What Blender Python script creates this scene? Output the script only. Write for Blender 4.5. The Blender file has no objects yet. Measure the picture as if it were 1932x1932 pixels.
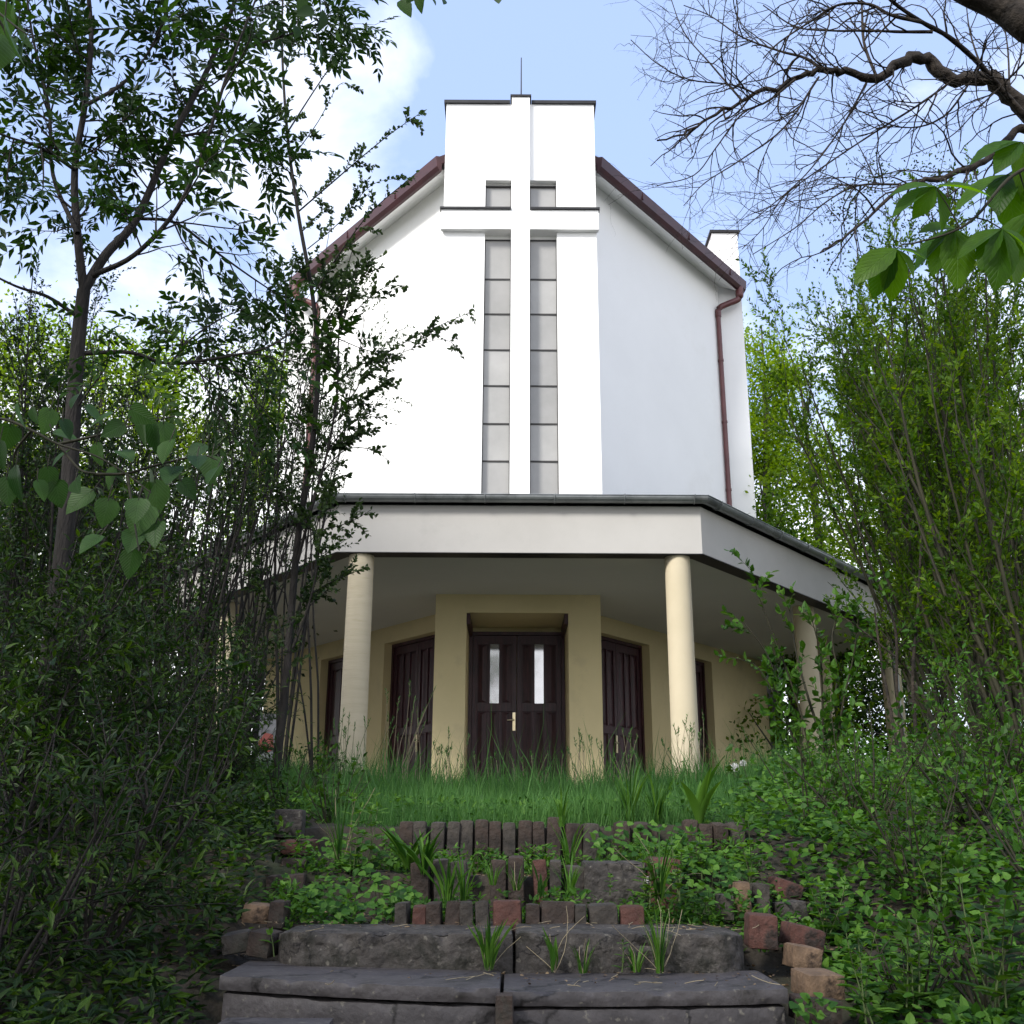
import bpy, math, random
import numpy as np
from mathutils import Matrix, Vector
C = bpy.context.scene
COL = C.collection

# ------------------------------------------------------------------ camera
F = 1950.0            # focal length in units of a 1932 px wide frame
PITCH = math.radians(17.2)
ROLL = math.radians(0.3)
cam_d = bpy.data.cameras.new('camera')
cam_d.sensor_width = 36.0
cam_d.lens = 36.0 * F / 1932.0
cam_d.clip_start = 0.05
cam_d.clip_end = 2000
cam = bpy.data.objects.new('camera', cam_d)
COL.objects.link(cam)
cam.matrix_world = Matrix.Rotation(math.radians(90) + PITCH, 4, 'X') @ Matrix.Rotation(ROLL, 4, 'Z')
C.camera = cam

# ------------------------------------------------------------------ light
SUN_TO = Vector((-0.52, -0.62, 0.66)).normalized()
SUN_EL = math.asin(SUN_TO.z)
SUN_AZ = math.atan2(SUN_TO.x, SUN_TO.y)
sd = bpy.data.lights.new('sun', 'SUN')
sd.energy = 2.3
sd.angle = math.radians(12.0)
sd.color = (1.0, 0.965, 0.91)
sun = bpy.data.objects.new('sun', sd)
COL.objects.link(sun)
sun.rotation_euler = (-SUN_TO).to_track_quat('-Z', 'Y').to_euler()

W = bpy.data.worlds.new('World')
C.world = W
W.use_nodes = True
nt = W.node_tree
for n in list(nt.nodes):
    nt.nodes.remove(n)
def wn(t, **k):
    n = nt.nodes.new(t)
    for a, b in k.items():
        setattr(n, a, b)
    return n
sky = wn('ShaderNodeTexSky', sky_type='NISHITA')
sky.sun_disc = False
sky.sun_elevation = SUN_EL
sky.sun_rotation = SUN_AZ
sky.air_density = 1.0
sky.dust_density = 2.2
sky.ozone_density = 1.3
tc = wn('ShaderNodeTexCoord')
mp = wn('ShaderNodeMapping')
mp.inputs['Scale'].default_value = (1.0, 1.0, 1.7)
mp.inputs['Location'].default_value = (3.1, 0.4, 1.2)
nz = wn('ShaderNodeTexNoise')
nz.inputs['Scale'].default_value = 3.2
nz.inputs['Detail'].default_value = 8
nz.inputs['Roughness'].default_value = 0.52
nz.inputs['Distortion'].default_value = 0.25
sep = wn('ShaderNodeSeparateXYZ')
# more cloud low down, fewer overhead
mr = wn('ShaderNodeMapRange')
mr.inputs['From Min'].default_value = 0.62
mr.inputs['From Max'].default_value = 0.25
mr.inputs['To Min'].default_value = -0.12
mr.inputs['To Max'].default_value = 0.22
ad = wn('ShaderNodeMath', operation='ADD')
mrx = wn('ShaderNodeMapRange')
mrx.inputs['From Min'].default_value = 0.06
mrx.inputs['From Max'].default_value = -0.20
mrx.inputs['To Min'].default_value = -0.04
mrx.inputs['To Max'].default_value = 0.05
ad2 = wn('ShaderNodeMath', operation='ADD')
rp = wn('ShaderNodeValToRGB')
rp.color_ramp.elements[0].position = 0.47
rp.color_ramp.elements[0].color = (0, 0, 0, 1)
rp.color_ramp.elements[1].position = 0.74
rp.color_ramp.elements[1].color = (1, 1, 1, 1)
mx = wn('ShaderNodeMix', data_type='RGBA')
mx.inputs['B'].default_value = (8.0, 8.1, 8.4, 1)
veil = wn('ShaderNodeMix', data_type='RGBA')
veil.inputs['Factor'].default_value = 0.6
veil.inputs['B'].default_value = (3.2, 4.2, 6.8, 1)
bg = wn('ShaderNodeBackground')
bg.inputs['Strength'].default_value = 0.105
wo = wn('ShaderNodeOutputWorld')
lk = nt.links.new
lk(tc.outputs['Generated'], mp.inputs['Vector'])
lk(mp.outputs['Vector'], nz.inputs['Vector'])
lk(tc.outputs['Generated'], sep.inputs[0])
lk(sep.outputs['Z'], mr.inputs['Value'])
lk(sep.outputs['X'], mrx.inputs['Value'])
lk(nz.outputs['Fac'], ad.inputs[0])
lk(mr.outputs['Result'], ad.inputs[1])
mry = wn('ShaderNodeMapRange')          # unseen cloud added behind the viewer to brighten and whiten the ambient light
mry.inputs['From Min'].default_value = 0.25
mry.inputs['From Max'].default_value = -0.25
mry.inputs['To Min'].default_value = 0.0
mry.inputs['To Max'].default_value = 0.20
ad3 = wn('ShaderNodeMath', operation='ADD')
lk(sep.outputs['Y'], mry.inputs['Value'])
lk(ad.outputs[0], ad2.inputs[0])
lk(mrx.outputs['Result'], ad2.inputs[1])
lk(ad2.outputs[0], ad3.inputs[0])
lk(mry.outputs['Result'], ad3.inputs[1])
lk(ad3.outputs[0], rp.inputs['Fac'])
lk(sky.outputs['Color'], veil.inputs['A'])
lk(veil.outputs['Result'], mx.inputs['A'])
lk(rp.outputs['Color'], mx.inputs['Factor'])
lk(mx.outputs['Result'], bg.inputs['Color'])
lk(bg.outputs[0], wo.inputs[0])

C.view_settings.view_transform = 'Standard'
C.view_settings.look = 'None'
C.view_settings.gamma = 1
C.view_settings.exposure = 1.15
C.cycles.max_bounces = 8
C.cycles.diffuse_bounces = 4
C.cycles.transmission_bounces = 4
C.cycles.transparent_max_bounces = 8
C.cycles.use_denoising = True

# ------------------------------------------------------------------ helpers
def ray(x, y):
    u = (x - 966) / F; v = (966 - y) / F
    c, s = math.cos(ROLL), math.sin(ROLL)
    u, v = u * c - v * s, u * s + v * c
    return np.array([u, math.cos(PITCH) - v * math.sin(PITCH), math.sin(PITCH) + v * math.cos(PITCH)])
def P(x, y, Y):
    """point seen at photo position (x, y) that stands Y metres away"""
    r = ray(x, y)
    return r * Y / r[1]
def PZ(x, y, Z):
    r = ray(x, y)
    return r * Z / r[2]

def tag(o, label=None, cat=None, group=None, kind=None):
    if label: o['label'] = label
    if cat: o['category'] = cat
    if group: o['group'] = group
    if kind: o['kind'] = kind
    return o
def empty(name, loc=(0, 0, 0), label=None, cat=None, group=None):
    o = bpy.data.objects.new(name, None)
    o.empty_display_size = 0.2
    COL.objects.link(o)
    o.location = loc
    return tag(o, label, cat, group)

class MB:
    """collects simple solids into one mesh"""
    def __init__(s):
        s.v = []; s.f = []; s.sm = []
    def add(s, vs, fs, smooth=False):
        b = len(s.v)
        s.v += [tuple(map(float, q)) for q in vs]
        s.f += [tuple(i + b for i in f) for f in fs]
        s.sm += [smooth] * len(fs)
        return s
    def box(s, x0, x1, y0, y1, z0, z1, M=None):
        vs = [(x0, y0, z0), (x1, y0, z0), (x1, y1, z0), (x0, y1, z0), (x0, y0, z1), (x1, y0, z1), (x1, y1, z1), (x0, y1, z1)]
        if M is not None: vs = [tuple(M @ Vector(q)) for q in vs]
        return s.add(vs, [(0, 3, 2, 1), (4, 5, 6, 7), (0, 1, 5, 4), (1, 2, 6, 5), (2, 3, 7, 6), (3, 0, 4, 7)])
    def prism(s, poly, z0, z1):
        n = len(poly)
        vs = [(p[0], p[1], z0) for p in poly] + [(p[0], p[1], z1) for p in poly]
        fs = [tuple(range(n - 1, -1, -1)), tuple(range(n, 2 * n))]
        fs += [(i, (i + 1) % n, n + (i + 1) % n, n + i) for i in range(n)]
        return s.add(vs, fs)
    def sweep(s, prof, path, closed=True, smooth=False):
        """prof: list of (out, up); path: list of (point xyz, outward xy)"""
        n = len(prof); vs = []
        for p, o in path:
            for a, b in prof:
                vs.append((p[0] + o[0] * a, p[1] + o[1] * a, p[2] + b))
        fs = []
        for k in range(len(path) - 1):
            for i in range(n if closed else n - 1):
                j = (i + 1) % n
                fs.append((k * n + i, k * n + j, (k + 1) * n + j, (k + 1) * n + i))
        s.add(vs, fs, smooth)
        if closed:
            s.add(vs[:n], [tuple(range(n))]); s.add(vs[-n:], [tuple(range(n - 1, -1, -1))])
        return s
    def lathe(s, cx, cy, prof, n=40, smooth=True):
        vs = []
        for r, z in prof:
            for i in range(n):
                a = 2 * math.pi * i / n
                vs.append((cx + r * math.cos(a), cy + r * math.sin(a), z))
        fs = []
        for k in range(len(prof) - 1):
            for i in range(n):
                j = (i + 1) % n
                fs.append((k * n + i, k * n + j, (k + 1) * n + j, (k + 1) * n + i))
        return s.add(vs, fs, smooth)
    def tube(s, pts, rads, n=8):
        pts = [Vector(p) for p in pts]
        if not hasattr(rads, '__len__'): rads = [rads] * len(pts)
        vs = []
        ref = Vector((0.3, 0.2, 1)).normalized()
        for k, p in enumerate(pts):
            t = (pts[min(k + 1, len(pts) - 1)] - pts[max(k - 1, 0)]).normalized()
            r = ref if abs(t.dot(ref)) < .95 else Vector((1, 0, 0))
            a = t.cross(r).normalized(); b = t.cross(a)
            for i in range(n):
                w = 2 * math.pi * i / n
                vs.append(p + (a * math.cos(w) + b * math.sin(w)) * rads[k])
        fs = [(k * n + i, k * n + (i + 1) % n, (k + 1) * n + (i + 1) % n, (k + 1) * n + i) for k in range(len(pts) - 1) for i in range(n)]
        s.add(vs, fs, True)
        m = len(pts) - 1
        s.add([vs[i] for i in range(n)], [tuple(range(n))])
        s.add([vs[m * n + i] for i in range(n)], [tuple(range(n - 1, -1, -1))])
        return s
    def build(s, name, mat, parent=None, bevel=0, loc=None):
        me = bpy.data.meshes.new(name)
        me.from_pydata(s.v, [], s.f)
        me.polygons.foreach_set('use_smooth', s.sm)
        me.materials.append(mat)
        me.update()
        o = bpy.data.objects.new(name, me)
        COL.objects.link(o)
        if loc is not None:
            me.transform(Matrix.Translation(-Vector(loc))); o.location = loc
        if parent is not None:
            o.parent = parent
            if loc is None: o.location = -Vector(world_loc(parent))
            else: o.location = Vector(loc) - Vector(world_loc(parent))
        if bevel:
            b = o.modifiers.new('bevel', 'BEVEL')
            b.width = bevel; b.segments = 2; b.limit_method = 'ANGLE'; b.angle_limit = math.radians(40)
        return o
def world_loc(o):
    v = Vector((0, 0, 0))
    while o is not None:
        v += o.location; o = o.parent
    return v

# ------------------------------------------------------------------ materials
def newmat(name):
    m = bpy.data.materials.new(name); m.use_nodes = True
    t = m.node_tree
    for n in list(t.nodes): t.nodes.remove(n)
    return m, t
def mat(name, c1, c2=None, rough=0.8, scale=4, detail=6, bump=0.0, bscale=None, metal=0.0, spec=0.4, stain=None, stain_scale=1.5, stretch=None, stain_pos=(0.5, 0.7), bdist=0.02, crack=0):
    m, t = newmat(name)
    N = t.nodes.new; L = t.links.new
    out = N('ShaderNodeOutputMaterial'); b = N('ShaderNodeBsdfPrincipled')
    L(b.outputs[0], out.inputs[0])
    b.inputs['Roughness'].default_value = rough
    b.inputs['Metallic'].default_value = metal
    b.inputs['Specular IOR Level'].default_value = spec
    tc = N('ShaderNodeTexCoord'); mp = N('ShaderNodeMapping')
    L(tc.outputs['Object'], mp.inputs[0])
    if stretch: mp.inputs['Scale'].default_value = stretch
    nz = N('ShaderNodeTexNoise'); L(mp.outputs[0], nz.inputs['Vector'])
    nz.inputs['Scale'].default_value = scale; nz.inputs['Detail'].default_value = detail
    nz.inputs['Roughness'].default_value = 0.62
    r = N('ShaderNodeValToRGB'); L(nz.outputs['Fac'], r.inputs[0])
    r.color_ramp.elements[0].position = 0.32; r.color_ramp.elements[1].position = 0.68
    r.color_ramp.elements[0].color = (*c1, 1); r.color_ramp.elements[1].color = (*(c2 or c1), 1)
    col = r.outputs[0]
    if stain:
        n2 = N('ShaderNodeTexNoise'); L(mp.outputs[0], n2.inputs['Vector'])
        n2.inputs['Scale'].default_value = stain_scale; n2.inputs['Detail'].default_value = 9
        n2.inputs['Roughness'].default_value = 0.7
        r2 = N('ShaderNodeValToRGB'); L(n2.outputs['Fac'], r2.inputs[0])
        r2.color_ramp.elements[0].position = stain_pos[0]; r2.color_ramp.elements[1].position = stain_pos[1]
        mx = N('ShaderNodeMix'); mx.data_type = 'RGBA'
        L(r2.outputs[0], mx.inputs['Factor']); L(col, mx.inputs['A']); mx.inputs['B'].default_value = (*stain, 1)
        col = mx.outputs['Result']
    if crack:
        dn = N('ShaderNodeTexNoise'); L(mp.outputs[0], dn.inputs['Vector']); dn.inputs['Scale'].default_value = 9; dn.inputs['Detail'].default_value = 6
        ma = N('ShaderNodeMix'); ma.data_type = 'VECTOR'; ma.inputs['Factor'].default_value = .16
        L(mp.outputs[0], ma.inputs[4]); L(dn.outputs['Color'], ma.inputs[5])
        vo = N('ShaderNodeTexVoronoi'); vo.feature = 'DISTANCE_TO_EDGE'; vo.inputs['Scale'].default_value = crack; L(ma.outputs[1], vo.inputs['Vector'])
        cr = N('ShaderNodeMapRange'); L(vo.outputs['Distance'], cr.inputs['Value']); cr.inputs['From Min'].default_value = 0.0; cr.inputs['From Max'].default_value = 0.022
        n4 = N('ShaderNodeTexNoise'); L(mp.outputs[0], n4.inputs['Vector']); n4.inputs['Scale'].default_value = 3.0
        g4 = N('ShaderNodeMapRange'); L(n4.outputs['Fac'], g4.inputs['Value']); g4.inputs['From Min'].default_value = .48; g4.inputs['From Max'].default_value = .56
        mxm = N('ShaderNodeMath'); mxm.operation = 'MAXIMUM'; L(cr.outputs[0], mxm.inputs[0]); L(g4.outputs[0], mxm.inputs[1])
        mc = N('ShaderNodeMix'); mc.data_type = 'RGBA'; L(mxm.outputs[0], mc.inputs['Factor']); mc.inputs['A'].default_value = (.006, .005, .005, 1); L(col, mc.inputs['B'])
        col = mc.outputs['Result']
        # pale lichen specks
        n5 = N('ShaderNodeTexNoise'); L(mp.outputs[0], n5.inputs['Vector']); n5.inputs['Scale'].default_value = 42; n5.inputs['Detail'].default_value = 8
        g5 = N('ShaderNodeMapRange'); L(n5.outputs['Fac'], g5.inputs['Value']); g5.inputs['From Min'].default_value = .62; g5.inputs['From Max'].default_value = .70; g5.inputs['To Max'].default_value = .8
        m5 = N('ShaderNodeMix'); m5.data_type = 'RGBA'; L(g5.outputs[0], m5.inputs['Factor']); L(col, m5.inputs['A']); m5.inputs['B'].default_value = (.13, .12, .10, 1)
        col = m5.outputs['Result']
    L(col, b.inputs['Base Color'])
    if bump:
        n3 = N('ShaderNodeTexNoise'); L(mp.outputs[0], n3.inputs['Vector'])
        n3.inputs['Scale'].default_value = bscale or scale * 6; n3.inputs['Detail'].default_value = 6
        bu = N('ShaderNodeBump'); bu.inputs['Strength'].default_value = bump; bu.inputs['Distance'].default_value = bdist
        L(n3.outputs['Fac'], bu.inputs['Height']); L(bu.outputs[0], b.inputs['Normal'])
    return m
def leafmat(name, cols, trans=0.4, rough=0.55, spec=0.22, veins=False):
    """cols: three base colours picked per leaf through the 'tint' attribute"""
    m, t = newmat(name)
    N = t.nodes.new; L = t.links.new
    out = N('ShaderNodeOutputMaterial'); b = N('ShaderNodeBsdfPrincipled'); tr = N('ShaderNodeBsdfTranslucent')
    mx = N('ShaderNodeMixShader'); at = N('ShaderNodeAttribute'); at.attribute_name = 'tint'
    r = N('ShaderNodeValToRGB')
    e = r.color_ramp.elements
    e[0].color = (*cols[0], 1); e[1].color = (*cols[2], 1); e[0].position = 0; e[1].position = 1
    k = e.new(0.5); k.color = (*cols[1], 1)
    L(at.outputs['Fac'], r.inputs[0]); L(r.outputs[0], b.inputs['Base Color'])
    hs = N('ShaderNodeHueSaturation'); hs.inputs['Hue'].default_value = 0.485
    hs.inputs['Saturation'].default_value = 1.1; hs.inputs['Value'].default_value = 1.9
    L(r.outputs[0], hs.inputs['Color']); L(hs.outputs[0], tr.inputs[0])
    b.inputs['Roughness'].default_value = rough; b.inputs['Specular IOR Level'].default_value = spec
    if veins:
        lv = N('ShaderNodeAttribute'); lv.attribute_name = 'leafpos'
        sx = N('ShaderNodeSeparateXYZ'); L(lv.outputs['Vector'], sx.inputs[0])
        ab = N('ShaderNodeMath'); ab.operation = 'ABSOLUTE'; L(sx.outputs['X'], ab.inputs[0])
        m1 = N('ShaderNodeMath'); m1.operation = 'MULTIPLY_ADD'; L(ab.outputs[0], m1.inputs[0]); m1.inputs[1].default_value = -0.9; L(sx.outputs['Y'], m1.inputs[2])
        m2 = N('ShaderNodeMath'); m2.operation = 'MULTIPLY'; L(m1.outputs[0], m2.inputs[0]); m2.inputs[1].default_value = 9.0
        fr = N('ShaderNodeMath'); fr.operation = 'PINGPONG'; L(m2.outputs[0], fr.inputs[0]); fr.inputs[1].default_value = 0.5
        mn = N('ShaderNodeMath'); mn.operation = 'MINIMUM'; L(fr.outputs[0], mn.inputs[0])
        mm_ = N('ShaderNodeMath'); mm_.operation = 'MULTIPLY'; L(ab.outputs[0], mm_.inputs[0]); mm_.inputs[1].default_value = 6.0; L(mm_.outputs[0], mn.inputs[1])
        vr = N('ShaderNodeMapRange'); vr.interpolation_type = 'SMOOTHSTEP'; L(mn.outputs[0], vr.inputs['Value']); vr.inputs['From Min'].default_value = 0.02; vr.inputs['From Max'].default_value = 0.16
        bu = N('ShaderNodeBump'); bu.inputs['Strength'].default_value = 0.6; bu.inputs['Distance'].default_value = 0.003
        L(vr.outputs[0], bu.inputs['Height']); L(bu.outputs[0], b.inputs['Normal'])
        vc = N('ShaderNodeMix'); vc.data_type = 'RGBA'; L(vr.outputs[0], vc.inputs['Factor'])
        hv = N('ShaderNodeHueSaturation'); hv.inputs['Value'].default_value = 1.4; hv.inputs['Saturation'].default_value = .85; L(r.outputs[0], hv.inputs['Color'])
        L(hv.outputs[0], vc.inputs['A'])
        bz = N('ShaderNodeTexNoise'); bz.inputs['Scale'].default_value = 45; bz.inputs['Detail'].default_value = 5
        gc = N('ShaderNodeTexCoord'); L(gc.outputs['Object'], bz.inputs['Vector'])
        bm = N('ShaderNodeMapRange'); L(bz.outputs['Fac'], bm.inputs['Value']); bm.inputs['From Min'].default_value = .35; bm.inputs['From Max'].default_value = .65; bm.inputs['To Min'].default_value = .7; bm.inputs['To Max'].default_value = 1.15
        h2 = N('ShaderNodeHueSaturation'); L(r.outputs[0], h2.inputs['Color']); L(bm.outputs[0], h2.inputs['Value'])
        L(h2.outputs[0], vc.inputs['B']); L(vc.outputs['Result'], b.inputs['Base Color'])
    mx.inputs[0].default_value = trans
    L(b.outputs[0], mx.inputs[1]); L(tr.outputs[0], mx.inputs[2]); L(mx.outputs[0], out.inputs[0])
    return m

M = {}
M['white_render'] = mat('white_render', (0.80, 0.80, 0.79), (0.84, 0.84, 0.83), 0.9, 0.6, bump=0.15, bscale=60, bdist=0.004, stain=(0.74, 0.73, 0.70), stain_scale=0.5, stain_pos=(0.55, 0.85))
M['fascia'] = mat('fascia_render', (0.42, 0.405, 0.38), (0.47, 0.455, 0.43), 0.9, 0.8, bump=0.15, bscale=50, bdist=0.004, stain=(0.34, 0.33, 0.31), stain_scale=0.9, stain_pos=(0.58, 0.9))
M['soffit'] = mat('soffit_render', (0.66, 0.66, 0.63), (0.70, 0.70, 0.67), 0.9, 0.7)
M['ochre'] = mat('ochre_render', (0.66, 0.56, 0.315), (0.72, 0.61, 0.355), 0.9, 1.0, bump=0.2, bscale=60, bdist=0.004, stain=(0.52, 0.44, 0.27), stain_scale=1.2, stain_pos=(0.55, 0.85))
M['wood'] = mat('dark_varnished_wood', (0.016, 0.005, 0.010), (0.075, 0.022, 0.032), 0.42, 3.0, stretch=(9, 9, 0.9), bump=0.35, bscale=22, stain=(0.075, 0.045, 0.042), stain_scale=2.3, stain_pos=(0.6, 0.8), spec=0.5, bdist=0.006)
M['dark_metal'] = mat('black_sheet_metal', (0.012, 0.012, 0.013), (0.022, 0.022, 0.024), 0.5, metal=0.3)
M['zinc'] = mat('weathered_zinc', (0.20, 0.215, 0.22), (0.30, 0.315, 0.32), 0.35, 3, metal=0.5, stain=(0.06, 0.065, 0.065), stain_scale=2, stain_pos=(0.5, 0.75))
M['zincdark'] = mat('dark_zinc', (0.03, 0.034, 0.036), (0.055, 0.06, 0.062), 0.5, 3, metal=0.4)
M['maroon'] = mat('maroon_metal', (0.036, 0.011, 0.015), (0.065, 0.020, 0.025), 0.45, 2.5, metal=0.15, spec=0.5)
M['maroonpipe'] = mat('maroon_pipe_paint', (0.085, 0.026, 0.027), (0.13, 0.042, 0.042), 0.45, 2.5, spec=0.5)
M['glassgrey'] = mat('frosted_grey_glass', (0.28, 0.278, 0.268), (0.34, 0.335, 0.325), 0.28, 1.3, spec=0.5)
_t = M['glassgrey'].node_tree
_b = [n for n in _t.nodes if n.type == 'BSDF_PRINCIPLED'][0]
_l = _b.inputs['Base Color'].links[0].from_socket
_oi = _t.nodes.new('ShaderNodeObjectInfo'); _mr = _t.nodes.new('ShaderNodeMapRange'); _hs = _t.nodes.new('ShaderNodeHueSaturation')
_b.inputs['Roughness'].default_value = .16
_mr.inputs['To Min'].default_value = .86; _mr.inputs['To Max'].default_value = 1.12
_t.links.new(_oi.outputs['Random'], _mr.inputs['Value']); _t.links.new(_mr.outputs[0], _hs.inputs['Value']); _t.links.new(_l, _hs.inputs['Color']); _t.links.new(_hs.outputs[0], _b.inputs['Base Color'])
M['frame'] = mat('window_frame', (0.02, 0.02, 0.02), (0.035, 0.032, 0.03), 0.5)
M['brass'] = mat('brass', (0.75, 0.62, 0.38), (0.80, 0.70, 0.48), 0.3, metal=0.9)
M['rooftile'] = mat('roof_sheet', (0.07, 0.022, 0.022), (0.11, 0.035, 0.032), 0.55, 2)
M['stone'] = mat('step_stone', (0.014, 0.012, 0.011), (0.080, 0.071, 0.064), 0.85, 5.5, 12, bump=1.0, bscale=26, stain=(0.016, 0.015, 0.011), stain_scale=6, stain_pos=(0.50, 0.60), bdist=0.02, crack=7.0)
M['slab'] = mat('smooth_slab', (0.030, 0.027, 0.028), (0.080, 0.072, 0.075), 0.6, 4.5, 12, crack=2.6, bump=0.6, bscale=30, stain=(0.024, 0.021, 0.019), stain_scale=4.6, stain_pos=(0.5, 0.68), bdist=0.01)
M['brick_brown'] = mat('weathered_brown_brick', (0.014, 0.010, 0.008), (0.060, 0.040, 0.031), 0.85, 9, 8, bump=0.7, bscale=35, stain=(0.03, 0.03, 0.024), stain_scale=8, stain_pos=(0.5, 0.65))
M['brick_grey'] = mat('weathered_grey_brick', (0.016, 0.014, 0.012), (0.072, 0.060, 0.050), 0.85, 9, 8, bump=0.7, bscale=35, stain=(0.035, 0.035, 0.026), stain_scale=8, stain_pos=(0.5, 0.65))
M['brick_red'] = mat('red_brick', (0.040, 0.018, 0.014), (0.115, 0.044, 0.032), 0.85, 9, 8, bump=0.7, bscale=35, stain=(0.022, 0.015, 0.012), stain_scale=9, stain_pos=(0.48, 0.6))
M['brick_tan'] = mat('tan_brick', (0.07, 0.045, 0.028), (0.20, 0.13, 0.08), 0.85, 9, 8, bump=0.6, bscale=35, stain=(0.04, 0.026, 0.018), stain_scale=10, stain_pos=(0.52, 0.64))
M['soil'] = mat('soil_and_litter', (0.012, 0.010, 0.007), (0.040, 0.032, 0.023), 0.95, 3, 12, bump=0.9, bscale=18, stain=(0.02, 0.03, 0.010), stain_scale=1.2, bdist=0.03)
M['porch'] = mat('porch_paving', (0.14, 0.135, 0.125), (0.2, 0.19, 0.18), 0.85, 3)
M['bark_dark'] = mat('dark_bark', (0.008, 0.007, 0.006), (0.026, 0.022, 0.020), 0.9, 6, 8, stretch=(5, 5, 1), bump=0.9, bscale=14)
M['bark_grey'] = mat('grey_smooth_bark', (0.04, 0.035, 0.032), (0.09, 0.078, 0.072), 0.85, 5, 8, stretch=(5, 5, 0.8), bump=0.7, bscale=12)
M['bark_brown'] = mat('rough_brown_bark', (0.009, 0.007, 0.006), (0.038, 0.029, 0.021), 0.95, 8, 10, bump=1.0, bscale=18, bdist=0.03)
M['stem'] = mat('green_brown_stem', (0.012, 0.012, 0.006), (0.030, 0.028, 0.012), 0.8, 5)
M['herb_stem'] = mat('herb_stem', (0.045, 0.075, 0.02), (0.08, 0.11, 0.035), 0.7, 5)
M['dry'] = mat('dry_stalk', (0.20, 0.165, 0.10), (0.30, 0.25, 0.165), 0.8, 5)
M['petal'] = mat('white_petal', (0.75, 0.74, 0.72), (0.8, 0.8, 0.8), 0.8, 5)
M['panel'] = mat('notice_panel', (0.12, 0.12, 0.125), (0.30, 0.30, 0.31), 0.7, 6, 10, stain=(0.05, 0.05, 0.05), stain_scale=5)
M['redpatch'] = mat('red_paint', (0.28, 0.07, 0.055), (0.34, 0.10, 0.08), 0.7, 5)
LM = {}
LM['ash'] = leafmat('ash_leaf', [(0.005, 0.018, 0.004), (0.013, 0.040, 0.006), (0.030, 0.075, 0.009)], 0.30)
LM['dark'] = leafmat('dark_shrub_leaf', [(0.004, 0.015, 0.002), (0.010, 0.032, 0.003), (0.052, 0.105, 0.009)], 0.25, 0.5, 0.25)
LM['round'] = leafmat('small_round_leaf', [(0.010, 0.024, 0.007), (0.026, 0.052, 0.014), (0.070, 0.110, 0.036)], 0.35)
LM['willow'] = leafmat('willow_leaf', [(0.010, 0.036, 0.003), (0.045, 0.105, 0.006), (0.125, 0.205, 0.010)], 0.50)
LM['bright'] = leafmat('bright_tree_leaf', [(0.055, 0.120, 0.006), (0.115, 0.200, 0.010), (0.18, 0.27, 0.016)], 0.55)
LM['broad'] = leafmat('broad_leaf', [(0.010, 0.036, 0.004), (0.026, 0.074, 0.008), (0.062, 0.13, 0.018)], 0.35, 0.5)
LM['near'] = leafmat('near_broad_leaf', [(0.012, 0.044, 0.007), (0.024, 0.070, 0.010), (0.045, 0.105, 0.020)], 0.38, 0.5, 0.3, True)
LM['chestnut'] = leafmat('big_near_leaf', [(0.028, 0.090, 0.004), (0.055, 0.140, 0.007), (0.090, 0.190, 0.010)], 0.6, 0.45, 0.3, True)
LM['grass'] = leafmat('grass_blade', [(0.024, 0.080, 0.018), (0.050, 0.135, 0.030), (0.10, 0.21, 0.055)], 0.35)
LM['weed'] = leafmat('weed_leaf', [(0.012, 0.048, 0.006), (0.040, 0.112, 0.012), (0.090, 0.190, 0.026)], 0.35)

LM['litter'] = leafmat('dry_leaf', [(0.05, 0.032, 0.018), (0.12, 0.08, 0.045), (0.22, 0.16, 0.09)], 0.1)
# ------------------------------------------------------------------ plant geometry
def nrm(a):
    return a / np.maximum(np.linalg.norm(a, axis=-1, keepdims=True), 1e-9)
TPL = {
    # (x across, y along, z lift) in units (width, length, length)
    'tiny': (np.array([(0, 0, 0), (.5, .5, .06), (0, 1, 0), (-.5, .5, .06)], float), [(0, 1, 2), (0, 2, 3)]),
    'ovate': (np.array([(0, 0, 0), (0, .5, -.03), (0, 1, -.10), (.5, .30, .05), (.36, .68, .01), (-.5, .30, .05), (-.36, .68, .01)], float),
              [(0, 3, 4, 1), (1, 4, 2), (0, 1, 6, 5), (1, 2, 6)]),
    'lance': (np.array([(0, 0, 0), (0, .45, .02), (0, 1, -.14), (.5, .36, .06), (.3, .72, -.01), (-.5, .36, .06), (-.3, .72, -.01)], float),
              [(0, 3, 4, 1), (1, 4, 2), (0, 1, 6, 5), (1, 2, 6)]),
    'blade': (np.array([(-.5, 0, 0), (.5, 0, 0), (-.45, .35, .02), (.45, .35, .02), (-.32, .7, -.06), (.32, .7, -.06), (0, 1, -.22)], float),
              [(0, 1, 3, 2), (2, 3, 5, 4), (4, 5, 6)]),
}
def big_leaf_tpl(w, serr=0.0, droop=0.25, n=9, lobe=False):
    vs = []; fs = []
    for i in range(n + 1):
        t = i / n
        half = .5 * (math.sin(math.pi * min(1, t ** w)) ** .8) if 0 < t < 1 else 0.0
        if serr and 0 < i < n: half *= 1 + serr * (1 if i % 2 else -1)
        z = -droop * t * t
        vs += [(0, t, z), (half, t - .02, z + .16 * half), (-half, t - .02, z + .16 * half)]
    for i in range(n):
        a = i * 3; b = a + 3
        fs += [(a, a + 1, b + 1, b), (a, b, b + 2, a + 2)]
    return np.array(vs, float), fs
TPL['heart'] = big_leaf_tpl(0.62, 0.03, 0.12, 10)
TPL['obov'] = big_leaf_tpl(1.15, 0.04, 0.30, 12)
TPL['dock'] = big_leaf_tpl(0.9, 0.02, 0.35, 8)

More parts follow.
